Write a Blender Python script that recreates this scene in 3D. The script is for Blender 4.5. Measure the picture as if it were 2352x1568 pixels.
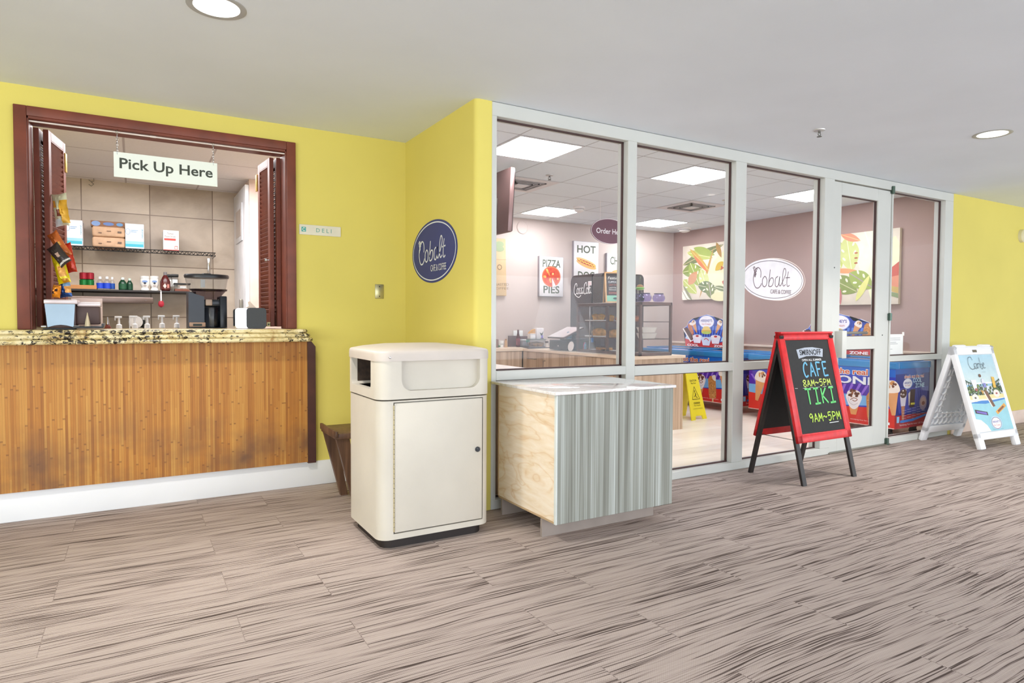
import bpy, bmesh, math, random
from mathutils import Vector, Matrix
from math import pi, sin, cos, radians

for o in list(bpy.data.objects): bpy.data.objects.remove(o)
scene = bpy.context.scene
COL = scene.collection

# ------------------------------------------------------------------ camera
FPX, YAW, PITCH, ROLL, CAMH = 1479.4, 0.530668, -0.0336487, 0.0049279, 1.155
_f = Vector((sin(YAW)*cos(PITCH), cos(YAW)*cos(PITCH), sin(PITCH)))
_r = Vector((cos(YAW), -sin(YAW), 0)); _u = _r.cross(_f)
_r2 = _r*cos(ROLL)+_u*sin(ROLL); _u2 = _u*cos(ROLL)-_r*sin(ROLL)
cam_data = bpy.data.cameras.new('camera'); cam = bpy.data.objects.new('camera', cam_data); COL.objects.link(cam)
cam_data.sensor_width = 36; cam_data.lens = FPX*36/2352; cam_data.clip_start = .05; cam_data.clip_end = 100
m = Matrix((_r2, _u2, -_f)).transposed().to_4x4(); m.translation = Vector((0, 0, CAMH)); cam.matrix_world = m
scene.camera = cam

def at(px, py, ax, v):
    """the world point seen at a pixel, on the plane axis ax = v"""
    d = _r2*((px-1176)/FPX) - _u2*((py-784)/FPX) + _f
    o = Vector((0, 0, CAMH)); t = (v-o[ax])/d[ax]
    return o+d*t

# ------------------------------------------------------------------ world, exposure, area lights
w = bpy.data.worlds.new('world'); scene.world = w; w.use_nodes = True
wb = w.node_tree.nodes['Background']; wb.inputs[0].default_value = (.90, .955, 1.0, 1); wb.inputs[1].default_value = 1.0
scene.view_settings.view_transform = 'Standard'; scene.view_settings.look = 'None'
scene.view_settings.exposure = 0.74; scene.view_settings.gamma = 1; scene.view_settings.use_curve_mapping = False

def area(name, loc, sx, sy, power, rot=(0, 0, 0), color=(1, 1, 1)):
    l = bpy.data.lights.new(name, 'AREA'); l.shape = 'RECTANGLE'; l.size = sx; l.size_y = sy; l.energy = power; l.color = color
    o = bpy.data.objects.new(name, l); COL.objects.link(o); o.location = loc; o.rotation_euler = rot; return o
# unseen fill lamps standing in for daylight, added and tilted up for the ceiling
area('hall_fill_light', (3.5, -5.2, 1.25), 11, 2.2, 190, (radians(124), 0, 0), (.88, .95, 1.04))
area('hall_side_fill_light', (-4.3, -1.5, 1.3), 6.5, 2.0, 235, (radians(116), 0, radians(-90)), (.88, .95, 1.04))
area('hall_right_fill_light', (9.5, -4.2, 1.3), 4.5, 2.0, 60, (radians(118), 0, radians(60)), (.88, .95, 1.04))  # unseen lamp added to brighten the floor on the right
area('kitchen_lamp_light', (0.1, 5.6, 2.42), 2.2, 1.0, 48, (0, 0, 0), (.97, .96, .98))

# ------------------------------------------------------------------ helpers
def lin(c):
    return tuple(((x/255)/12.92 if x/255 <= .04045 else ((x/255+.055)/1.055)**2.4) for x in c)
def rgba(c): return (*lin(c), 1)

def new_mat(name):
    m = bpy.data.materials.new(name); m.use_nodes = True
    nt = m.node_tree; return m, nt, nt.nodes['Principled BSDF']
def N(nt, typ, **kw):
    n = nt.nodes.new(typ)
    for k, v in kw.items():
        if isinstance(k, str) and hasattr(n, k): setattr(n, k, v)
    return n
def L(nt, a, b): nt.links.new(a, b)
def math_n(nt, op, a, b=None, c=None, clamp=False):
    n = nt.nodes.new('ShaderNodeMath'); n.operation = op; n.use_clamp = clamp
    for i, v in enumerate((a, b, c)):
        if v is None: continue
        if isinstance(v, (int, float)): n.inputs[i].default_value = v
        else: nt.links.new(v, n.inputs[i])
    return n.outputs[0]
def ramp(nt, fac, stops):
    n = nt.nodes.new('ShaderNodeValToRGB'); e = n.color_ramp.elements
    while len(e) < len(stops): e.new(.5)
    for i, (p, c) in enumerate(stops):
        e[i].position = p; e[i].color = rgba(c) if len(c) == 3 else c
    nt.links.new(fac, n.inputs[0]); return n.outputs[0]
def coords(nt, scale=(1, 1, 1), loc=(0, 0, 0), kind='Object'):
    t = nt.nodes.new('ShaderNodeTexCoord'); mp = nt.nodes.new('ShaderNodeMapping')
    mp.inputs['Scale'].default_value = scale; mp.inputs['Location'].default_value = loc
    nt.links.new(t.outputs[kind], mp.inputs[0]); return mp.outputs[0]
def noise(nt, vec, scale=5, detail=2, rough=.5, dist=0, w=None):
    n = nt.nodes.new('ShaderNodeTexNoise'); n.inputs['Scale'].default_value = scale; n.inputs['Detail'].default_value = detail
    n.inputs['Roughness'].default_value = rough; n.inputs['Distortion'].default_value = dist
    if w is not None: n.noise_dimensions = '4D'; nt.links.new(w, n.inputs['W'])
    nt.links.new(vec, n.inputs['Vector']); return n.outputs[0]
def mixc(nt, fac, a, b, blend='MIX'):
    n = nt.nodes.new('ShaderNodeMix'); n.data_type = 'RGBA'; n.blend_type = blend
    for s, v in ((0, fac), (6, a), (7, b)):
        if isinstance(v, (int, float)): n.inputs[s].default_value = v
        elif isinstance(v, tuple): n.inputs[s].default_value = rgba(v) if len(v) == 3 else v
        else: nt.links.new(v, n.inputs[s])
    return n.outputs[2]
def bump(nt, b, h, strength=.3, dist=.01):
    n = nt.nodes.new('ShaderNodeBump'); n.inputs['Strength'].default_value = strength; n.inputs['Distance'].default_value = dist
    nt.links.new(h, n.inputs['Height']); nt.links.new(n.outputs[0], b.inputs['Normal'])

_mc = {}
def pm(rgb, rough=.5, metal=0, var=.05, vs=6, bmp=0, spec=.5, name=None, emit=0, coat=0):
    """plain procedural material: colour with a soft noise variation"""
    key = (rgb, rough, metal, var, vs, bmp, spec, emit, coat)
    if key in _mc: return _mc[key]
    m, nt, b = new_mat(name or 'paint_%d_%d_%d' % rgb)
    v = coords(nt); n = noise(nt, v, vs, 3)
    lo = tuple(max(0, x*(1-var)) for x in rgb); hi = tuple(min(255, x*(1+var*.6)) for x in rgb)
    L(nt, ramp(nt, n, [(.3, lo), (.7, hi)]), b.inputs['Base Color'])
    b.inputs['Roughness'].default_value = rough; b.inputs['Metallic'].default_value = metal
    b.inputs['Specular IOR Level'].default_value = spec; b.inputs['Coat Weight'].default_value = coat
    if bmp: bump(nt, b, noise(nt, v, vs*20, 2), bmp, .004)
    if emit: b.inputs['Emission Color'].default_value = rgba(rgb); b.inputs['Emission Strength'].default_value = emit
    _mc[key] = m; return m

def glass(name='glass', tint=(255, 255, 255), refl=1.0, rough=.0):
    m = bpy.data.materials.new(name); m.use_nodes = True; nt = m.node_tree; nt.nodes.clear()
    o = nt.nodes.new('ShaderNodeOutputMaterial'); mx = nt.nodes.new('ShaderNodeMixShader')
    t = nt.nodes.new('ShaderNodeBsdfTransparent'); g = nt.nodes.new('ShaderNodeBsdfGlossy'); lw = nt.nodes.new('ShaderNodeLayerWeight'); lw.inputs[0].default_value = .5
    t.inputs[0].default_value = rgba(tint); g.inputs['Roughness'].default_value = rough
    f = math_n(nt, 'MULTIPLY', math_n(nt, 'ADD', math_n(nt, 'MULTIPLY', math_n(nt, 'POWER', lw.outputs[1], 5), .95), .04), refl)
    L(nt, f, mx.inputs[0]); L(nt, t.outputs[0], mx.inputs[1]); L(nt, g.outputs[0], mx.inputs[2]); L(nt, mx.outputs[0], o.inputs[0])
    return m

# ---- mesh helpers
def NB(): return bmesh.new()
def box(bm, x0, x1, y0, y1, z0, z1, bev=0, seg=2, M=None, mi=0):
    r = bmesh.ops.create_cube(bm, size=1); vs = r['verts']
    for v in vs: v.co = Vector((x0+(v.co.x+.5)*(x1-x0), y0+(v.co.y+.5)*(y1-y0), z0+(v.co.z+.5)*(z1-z0)))
    fs = list({f for v in vs for f in v.link_faces})
    for f in fs: f.material_index = mi
    if bev:
        es = list({e for v in vs for e in v.link_edges})
        r = bmesh.ops.bevel(bm, geom=es, offset=bev, segments=seg, affect='EDGES', profile=.5)
        vs = list({v for f in r['faces'] for v in f.verts} | {v for v in vs if v.is_valid})
        for f in r['faces']: f.material_index = mi
    if M is not None: bmesh.ops.transform(bm, matrix=M, verts=[v for v in vs if v.is_valid])
    return bm
def prism(bm, pts, a0, a1, axis=2, mi=0, M=None):
    """extrude a 2D outline; axis 2: pts=(x,y); axis 1: pts=(x,z); axis 0: pts=(y,z)"""
    def mk(p, a): return Vector((p[0], p[1], a)) if axis == 2 else (Vector((p[0], a, p[1])) if axis == 1 else Vector((a, p[0], p[1])))
    A = [bm.verts.new(mk(p, a0)) for p in pts]; B = [bm.verts.new(mk(p, a1)) for p in pts]
    n = len(pts); fs = [bm.faces.new(A), bm.faces.new(B)]
    for i in range(n): fs.append(bm.faces.new((A[i], A[(i+1) % n], B[(i+1) % n], B[i])))
    for f in fs: f.material_index = mi
    bmesh.ops.triangulate(bm, faces=fs[:2]) if n > 8 else None
    bmesh.ops.recalc_face_normals(bm, faces=[f for f in fs if f.is_valid])
    if M is not None: bmesh.ops.transform(bm, matrix=M, verts=A+B)
    return A+B
def rrect(x0, x1, y0, y1, r, seg=6):
    P = []
    for cx, cy, a in ((x1-r, y1-r, 0), (x0+r, y1-r, 90), (x0+r, y0+r, 180), (x1-r, y0+r, 270)):
        for i in range(seg+1):
            t = radians(a+90*i/seg); P.append((cx+r*cos(t), cy+r*sin(t)))
    return P
def lathe(bm, prof, c=(0, 0, 0), seg=20, sx=1, sy=1, M=None, mi=0):
    rings = []; allv = []
    for r, z in prof:
        if r < 1e-5: ring = [bm.verts.new((c[0], c[1], c[2]+z))]
        else: ring = [bm.verts.new((c[0]+sx*r*cos(2*pi*i/seg), c[1]+sy*r*sin(2*pi*i/seg), c[2]+z)) for i in range(seg)]
        rings.append(ring); allv += ring
    fs = []
    for a, b in zip(rings, rings[1:]):
        for i in range(seg):
            j = (i+1) % seg
            if len(a) == 1 and len(b) == 1: continue
            if len(a) == 1: fs.append(bm.faces.new((a[0], b[i], b[j])))
            elif len(b) == 1: fs.append(bm.faces.new((a[i], a[j], b[0])))
            else: fs.append(bm.faces.new((a[i], a[j], b[j], b[i])))
    if len(rings[0]) > 1: fs.append(bm.faces.new(rings[0]))
    if len(rings[-1]) > 1: fs.append(bm.faces.new(rings[-1]))
    for f in fs: f.material_index = mi
    bmesh.ops.recalc_face_normals(bm, faces=fs)
    if M is not None: bmesh.ops.transform(bm, matrix=M, verts=allv)
    return allv
def cyl(bm, p0, p1, r0, r1=None, seg=14, mi=0):
    p0 = Vector(p0); p1 = Vector(p1); r1 = r0 if r1 is None else r1; d = p1-p0
    q = d.to_track_quat('Z', 'Y').to_matrix().to_4x4(); q.translation = p0
    lathe(bm, [(r0, 0), (r1, d.length)], seg=seg, M=q, mi=mi)
def tube(bm, pts, r, seg=8, closed=False):
    pts = [Vector(p) for p in pts]; n = len(pts); rings = []
    for i, p in enumerate(pts):
        a = pts[(i-1) % n] if closed or i > 0 else p; b = pts[(i+1) % n] if closed or i < n-1 else p
        d = (b-a).normalized(); q = d.to_track_quat('Z', 'Y')
        rings.append([bm.verts.new(p+q@Vector((r*cos(2*pi*k/seg), r*sin(2*pi*k/seg), 0))) for k in range(seg)])
    for i in range(n if closed else n-1):
        a, b = rings[i], rings[(i+1) % n]
        for k in range(seg): bm.faces.new((a[k], a[(k+1) % seg], b[(k+1) % seg], b[k]))
    if not closed:
        bm.faces.new(rings[0]); bm.faces.new(rings[-1])
def boolean(bmA, bmB, op='DIFFERENCE'):
    obs = []
    for b in (bmA, bmB):
        bmesh.ops.recalc_face_normals(b, faces=b.faces)
        me = bpy.data.meshes.new('tmp'); b.to_mesh(me); b.free(); o = bpy.data.objects.new('tmp', me); COL.objects.link(o); obs.append(o)
    md = obs[0].modifiers.new('b', 'BOOLEAN'); md.operation = op; md.object = obs[1]; md.solver = 'EXACT'
    dg = bpy.context.evaluated_depsgraph_get(); dg.update()
    me = bpy.data.meshes.new_from_object(obs[0].evaluated_get(dg)); out = NB(); out.from_mesh(me)
    for o in obs:
        d = o.data; bpy.data.objects.remove(o); bpy.data.meshes.remove(d)
    bpy.data.meshes.remove(me); return out

def obj(name, bm, mat, parent=None, world=False, smooth=35):
    if world and parent is not None: bmesh.ops.translate(bm, vec=-parent.location, verts=bm.verts)
    me = bpy.data.meshes.new(name); bm.normal_update(); bm.to_mesh(me); bm.free()
    for x in (mat if isinstance(mat, (list, tuple)) else [mat]): me.materials.append(x)
    if smooth:
        me.polygons.foreach_set('use_smooth', [True]*len(me.polygons)); me.set_sharp_from_angle(angle=radians(smooth))
    o = bpy.data.objects.new(name, me); COL.objects.link(o)
    if parent is not None: o.parent = parent
    return o
def tag(o, label, cat, group=None):
    o['label'] = label; o['category'] = cat
    if group: o['group'] = group
    return o
def thing(name, label, cat, loc=(0, 0, 0), rotz=0, group=None):
    o = bpy.data.objects.new(name, None); COL.objects.link(o); o.location = loc; o.rotation_euler = (0, 0, rotz)
    o.empty_display_size = .05
    return tag(o, label, cat, group)
def struct(name, bm, mat, parent=None, smooth=35):
    o = obj(name, bm, mat, parent, smooth=smooth)
    if parent is None: o['kind'] = 'structure'
    return o
def struct_empty(name, loc=(0, 0, 0)):
    o = bpy.data.objects.new(name, None); COL.objects.link(o); o.location = loc; o['kind'] = 'structure'; return o
def B(*a, **k): return box(NB(), *a, **k)

# ---- flat printed artwork: polygons, ellipses, strokes and lettering in a plane (u right, v up, front towards -w)
def smooth_pts(P, n=6, closed=False):
    if len(P) < 3: return P
    out = []; m_ = len(P)
    rng = range(m_) if closed else range(m_-1)
    for i in rng:
        p0 = P[(i-1) % m_] if closed or i > 0 else P[0]; p1 = P[i]; p2 = P[(i+1) % m_]
        p3 = P[(i+2) % m_] if closed or i < m_-2 else P[-1]
        for k in range(n):
            t = k/n
            out.append(tuple(.5*((2*p1[j])+(-p0[j]+p2[j])*t+(2*p0[j]-5*p1[j]+4*p2[j]-p3[j])*t*t+(-p0[j]+3*p1[j]-3*p2[j]+p3[j])*t**3) for j in (0, 1)))
    if not closed: out.append(P[-1])
    return out
_tc = {}
def text_geo(s, bold):
    k = (s, bold)
    if k not in _tc:
        cu = bpy.data.curves.new('t', 'FONT'); cu.body = s; cu.size = 1; cu.offset = bold; cu.resolution_u = 3; cu.fill_mode = 'FRONT'
        o = bpy.data.objects.new('t', cu); COL.objects.link(o)
        dg = bpy.context.evaluated_depsgraph_get(); dg.update()
        me = bpy.data.meshes.new_from_object(o.evaluated_get(dg))
        V = [(v.co.x, v.co.y) for v in me.vertices]; F = [tuple(p.vertices) for p in me.polygons]
        bpy.data.objects.remove(o); bpy.data.curves.remove(cu); bpy.data.meshes.remove(me); _tc[k] = (V, F)
    return _tc[k]
class Art:
    def __init__(s, step=.0004, rough=.5): s.items = []; s.cols = []; s.l = 0; s.step = step; s.rough = rough
    def _c(s, c):
        if c not in s.cols: s.cols.append(c)
        return s.cols.index(c)
    def up(s): s.l += 1
    def faces(s, V, F, c, lift=True):
        if lift: s.l += 1
        s.items.append((V, F, s._c(c), s.l))
    def poly(s, P, c, sm=0):
        if sm: P = smooth_pts(P, sm, True)
        s.faces(P, [tuple(range(len(P)))], c)
    def rect(s, u0, u1, v0, v1, c): s.poly([(u0, v0), (u1, v0), (u1, v1), (u0, v1)], c)
    def ell(s, cu, cv, a, b, c, seg=40, rot=0):
        s.poly([(cu+a*cos(2*pi*i/seg)*cos(rot)-b*sin(2*pi*i/seg)*sin(rot), cv+a*cos(2*pi*i/seg)*sin(rot)+b*sin(2*pi*i/seg)*cos(rot)) for i in range(seg)], c)
    def ring(s, cu, cv, a, b, t, c, seg=48):
        V = [(cu+(a-q*t)*cos(2*pi*i/seg), cv+(b-q*t)*sin(2*pi*i/seg)) for i in range(seg) for q in (0, 1)]
        s.faces(V, [(2*i, (2*i+2) % (2*seg), (2*i+3) % (2*seg), 2*i+1) for i in range(seg)], c)
    def stroke(s, P, wd, c, sm=6, taper=False, lift=True):
        if sm: P = smooth_pts(P, sm)
        V = []; n = len(P)
        for i, p in enumerate(P):
            a = P[max(0, i-1)]; b = P[min(n-1, i+1)]; dx, dy = b[0]-a[0], b[1]-a[1]; d = math.hypot(dx, dy) or 1
            hw = wd/2*(1 if not taper else .35+.65*sin(pi*min(1, max(0, i/(n-1))))); V += [(p[0]-dy/d*hw, p[1]+dx/d*hw), (p[0]+dy/d*hw, p[1]-dx/d*hw)]
        s.faces(V, [(2*i, 2*i+1, 2*i+3, 2*i+2) for i in range(n-1)], c, lift)
    def text(s, t, cu, cv, w_, h_, c, bold=0.0, rot=0, shear=0):
        V, F = text_geo(t, bold)
        if not V: return
        x0 = min(v[0] for v in V); x1 = max(v[0] for v in V); y0 = min(v[1] for v in V); y1 = max(v[1] for v in V)
        V2 = []
        for x, y in V:
            a = ((x-x0)/(x1-x0)-.5)*w_; b = ((y-y0)/(y1-y0)-.5)*h_; a += shear*b
            V2.append((cu+a*cos(rot)-b*sin(rot), cv+a*sin(rot)+b*cos(rot)))
        s.faces(V2, F, c)
    def build(s, name, parent, M, world=False):
        bm = NB(); s.step = min(s.step, .005/max(1, s.l))
        for V, F, ci, l in s.items:
            vs = [bm.verts.new(M @ Vector((p[0], -s.step*l, p[1]))) for p in V]
            for f in F:
                try: fc = bm.faces.new([vs[i] for i in f]); fc.material_index = ci
                except ValueError: pass
        big = [f for f in bm.faces if len(f.verts) > 4]
        bmesh.ops.triangulate(bm, faces=big)
        return obj(name, bm, [pm(c, s.rough, var=.03, vs=12) for c in s.cols], parent, world, smooth=0)
def plane_M(origin, right, up):
    """frame for Art: u -> right, v -> up, art faces -w"""
    r = Vector(right).normalized(); u = Vector(up).normalized(); n = u.cross(r)    # local +Y
    M = Matrix((r, n, u)).transposed().to_4x4(); M.translation = Vector(origin); return M
def FACE_Y(x, y, z): return plane_M((x, y, z), (1, 0, 0), (0, 0, 1))        # faces -Y
def FACE_X(x, y, z): return plane_M((x, y, z), (0, -1, 0), (0, 0, 1))       # faces -X

# ---- stroke lettering
def cobalt(A, u0, v0, w_, h_, c, wd, grapes=True):
    def q(P): return [(u0+w_*(x-540)/860, v0+h_*(940-y)/340) for x, y in P]
    for P in ([(720, 770), (727, 690), (700, 630), (650, 615), (600, 650), (568, 740), (560, 810), (578, 880), (620, 935), (680, 935), (730, 890), (742, 860)],
              [(805, 750), (765, 800), (768, 885), (810, 915), (855, 880), (862, 800), (830, 752), (800, 752)],
              [(938, 632), (918, 760), (905, 908)], [(908, 850), (950, 775), (1000, 770), (1012, 830), (985, 890), (930, 908), (906, 890)],
              [(1115, 735), (1062, 775), (1058, 880), (1100, 905), (1140, 850), (1160, 735)], [(1160, 735), (1145, 850), (1165, 890), (1195, 870)],
              [(1190, 875), (1245, 790), (1300, 680), (1290, 608), (1255, 610), (1230, 700), (1225, 820), (1250, 888), (1300, 860)],
              [(1362, 645), (1335, 760), (1330, 850), (1350, 892), (1395, 870)], [(1295, 752), (1400, 742)]):
        A.stroke(q(P), wd, c, lift=False)
    if grapes:
        rnd = random.Random(4)
        for i in range(26):
            t = i/26; x = 590+rnd.uniform(-45, 60)*(1-t); y = 615+150*t+rnd.uniform(-10, 10)
            p = q([(x, y)])[0]; A.ell(p[0], p[1], wd*.75, wd*.75, c, 8)
G = {'C': [[(.9, .8), (.6, 1), (.2, .8), (.05, .4), (.3, 0), (.8, .1)]], 'A': [[(0, 0), (.45, 1)], [(.45, 1), (.95, 0)], [(.15, .35), (.8, .38)]],
     'F': [[(.15, 0), (.1, 1)], [(.1, 1), (.9, .97)], [(.12, .5), (.75, .52)]], 'E': [[(.15, 0), (.1, 1)], [(.1, 1), (.9, 1)], [(.12, .52), (.7, .55)], [(.15, 0), (.95, .04)]],
     'T': [[(0, 1), (1, .98)], [(.5, 1), (.5, 0)]], 'I': [[(.1, 1), (.9, 1)], [(.5, 1), (.5, 0)], [(.05, 0), (.95, .03)]],
     'K': [[(.1, 1), (.1, 0)], [(.85, 1), (.1, .45)], [(.2, .5), (.95, 0)]], 'M': [[(0, 0), (.1, 1)], [(.1, 1), (.5, .3)], [(.5, .3), (.85, 1)], [(.85, 1), (1, 0)]],
     'P': [[(.1, 0), (.1, 1)], [(.1, 1), (.8, .9), (.8, .55), (.12, .45)]], '5': [[(.9, 1), (.2, 1)], [(.2, 1), (.15, .55)], [(.15, .55), (.7, .65), (.85, .3), (.5, 0), (.1, .1)]],
     '8': [[(.5, .52), (.1, .78), (.5, 1), (.9, .78), (.5, .52), (.1, .25), (.5, 0), (.9, .25), (.5, .52)]], '9': [[(.85, .8), (.5, 1), (.1, .75), (.4, .5), (.85, .75), (.8, .3), (.6, 0)]],
     '~': [[(0, .45), (.3, .6), (.7, .42), (1, .58)]], 'D': [[(.1, 0), (.1, 1)], [(.1, 1), (.8, .8), (.85, .25), (.1, 0)]], ' ': []}
def chalk(A, s, u0, v0, w_, h_, c, wd):
    n = len(s); cw = w_/n
    for i, ch in enumerate(s):
        for P in G[ch]:
            A.stroke([(u0+cw*(i+.08+.8*x), v0+h_*y) for x, y in P], wd, c, sm=(5 if len(P) > 2 else 0), lift=False)
    A.up()

# ------------------------------------------------------------------ materials
M_ceiling = pm((228, 234, 240), .95, var=.015, vs=1.5, bmp=.15)
M_yellow = pm((222, 207, 106), .8, var=.02, vs=1.2, bmp=.08)
M_white = pm((236, 237, 239), .6, var=.01, vs=3)
M_beige = pm((208, 192, 184), .8, var=.015, vs=1.5)
M_brownwall = pm((180, 154, 147), .85, var=.02, vs=1.5)
M_alum = pm((203, 204, 198), .45, .0, var=.015, vs=3)
M_gasket = pm((70, 45, 42), .6)
M_mahog = pm((118, 58, 40), .5, var=.12, vs=7)
M_mahog_dk = pm((72, 38, 30), .55, var=.15, vs=7)
M_chrome = pm((205, 206, 208), .18, 1.0, var=.03)
M_steel = pm((165, 160, 150), .35, 1.0, var=.04)
M_black = pm((26, 26, 28), .4, var=.1)
M_blackplastic = pm((40, 42, 46), .35, var=.1)
M_trash = pm((206, 199, 186), .5, var=.03, vs=3, bmp=.1)
M_lid = pm((200, 190, 181), .45, var=.03, vs=4)
M_glass = glass('window_glass', refl=.35)
M_glass2 = glass('display_glass', refl=.5)
M_clear = glass('clear_plastic', (244, 245, 246), .8)
M_jar = glass('purple_glass', (234, 230, 250), .8)
M_card = pm((193, 155, 120), .8, var=.05)
M_paper = pm((240, 240, 236), .8, var=.02)
M_emit_panel = None

def wood_v(name, c0, c1, c2, sx=55, sz=1.2, rough=.45, along='Z'):
    m, nt, b = new_mat(name)
    sc = {'Z': (sx, sx, sz), 'X': (sz, sx, sx), 'Y': (sx, sz, sx)}[along]
    v = coords(nt, sc); n = noise(nt, v, 1, 4, .6); v2 = coords(nt, tuple(x*.22 if x > 3 else x*.6 for x in sc)); n2 = noise(nt, v2, 1, 3, .6)
    s = math_n(nt, 'ADD', math_n(nt, 'MULTIPLY', n, .5), math_n(nt, 'MULTIPLY', n2, .5))
    L(nt, ramp(nt, s, [(.36, c0), (.5, c1), (.62, c2)]), b.inputs['Base Color']); b.inputs['Roughness'].default_value = rough
    return m
M_laminate = wood_v('striped_grey_laminate', (100, 98, 88), (146, 148, 139), (186, 190, 185), 95, .5)
M_cafewood = wood_v('pale_cabinet_wood', (176, 146, 118), (204, 176, 148), (218, 194, 168), 40, .6)
M_stand = wood_v('dark_stand_wood', (70, 48, 36), (98, 70, 52), (122, 92, 70), 40, 2)

def plywood():
    m, nt, b = new_mat('birch_plywood')
    n = noise(nt, coords(nt, (1, 2.2, 14)), 1.6, 5, .6, 1.2)
    base = ramp(nt, n, [(.3, (234, 214, 184)), (.5, (242, 226, 204)), (.7, (247, 236, 220))])
    n2 = noise(nt, coords(nt, (1, 1.3, 3.4)), 1.5, 2, .5, 1.5); s_ = math_n(nt, 'ABSOLUTE', math_n(nt, 'SUBTRACT', n2, .5))
    dk = ramp(nt, s_, [(.0, (232, 200, 160)), (.012, (246, 232, 212)), (.06, (255, 252, 248))])
    L(nt, mixc(nt, .6, base, dk, 'MULTIPLY'), b.inputs['Base Color']); b.inputs['Roughness'].default_value = .25
    return m
M_ply = plywood()

def carpet():
    m, nt, b = new_mat('streaked_carpet_plank')
    br = nt.nodes.new('ShaderNodeTexBrick'); br.offset = .37; br.offset_frequency = 2
    br.inputs['Scale'].default_value = 1; br.inputs['Brick Width'].default_value = 1.0; br.inputs['Row Height'].default_value = .25
    br.inputs['Mortar Size'].default_value = .0016; br.inputs['Mortar Smooth'].default_value = .2
    br.inputs['Color1'].default_value = (0, 0, 0, 1); br.inputs['Color2'].default_value = (1, 1, 1, 1)
    L(nt, coords(nt, loc=(.3, .08, 0)), br.inputs[0])
    seed = math_n(nt, 'MULTIPLY', br.outputs[0], 30)
    warp = noise(nt, coords(nt, (1.2, 2.5, 1)), 1, 2)
    tc = nt.nodes.new('ShaderNodeTexCoord'); sp = nt.nodes.new('ShaderNodeSeparateXYZ'); L(nt, tc.outputs['Object'], sp.inputs[0])
    y = math_n(nt, 'ADD', sp.outputs[1], math_n(nt, 'MULTIPLY', warp, .07))
    def streak(fx, fy, det):
        cb = nt.nodes.new('ShaderNodeCombineXYZ'); L(nt, math_n(nt, 'MULTIPLY', sp.outputs[0], fx), cb.inputs[0]); L(nt, math_n(nt, 'MULTIPLY', y, fy), cb.inputs[1])
        return noise(nt, cb.outputs[0], 1, det, .6, 0, seed)
    s1 = streak(2.0, 165, 2); s2 = streak(1.6, 40, 2)
    patch = noise(nt, coords(nt, (.8, 1.6, 1)), 1.6, 3)
    s = math_n(nt, 'ADD', s1, math_n(nt, 'MULTIPLY', math_n(nt, 'SUBTRACT', s2, .5), .28))
    s = math_n(nt, 'ADD', s, math_n(nt, 'MULTIPLY', math_n(nt, 'SUBTRACT', patch, .5), .12))
    col = ramp(nt, s, [(.39, (84, 72, 67)), (.43, (150, 134, 127)), (.46, (184, 168, 160)), (.75, (200, 185, 176))])
    # woven texture
    wx = math_n(nt, 'SINE', math_n(nt, 'MULTIPLY', sp.outputs[0], 2*pi/.0085)); wy = math_n(nt, 'SINE', math_n(nt, 'MULTIPLY', sp.outputs[1], 2*pi/.0085))
    wv = math_n(nt, 'MULTIPLY', wx, wy)
    col = mixc(nt, math_n(nt, 'MULTIPLY', math_n(nt, 'ADD', wv, 1), .12), col, (88, 74, 67))
    col = mixc(nt, math_n(nt, 'MULTIPLY', br.outputs[1], .35), col, (90, 76, 68))
    L(nt, col, b.inputs['Base Color']); b.inputs['Roughness'].default_value = .95; b.inputs['Specular IOR Level'].default_value = .15
    bump(nt, b, wv, .25, .003); return m
M_carpet = carpet()

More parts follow.
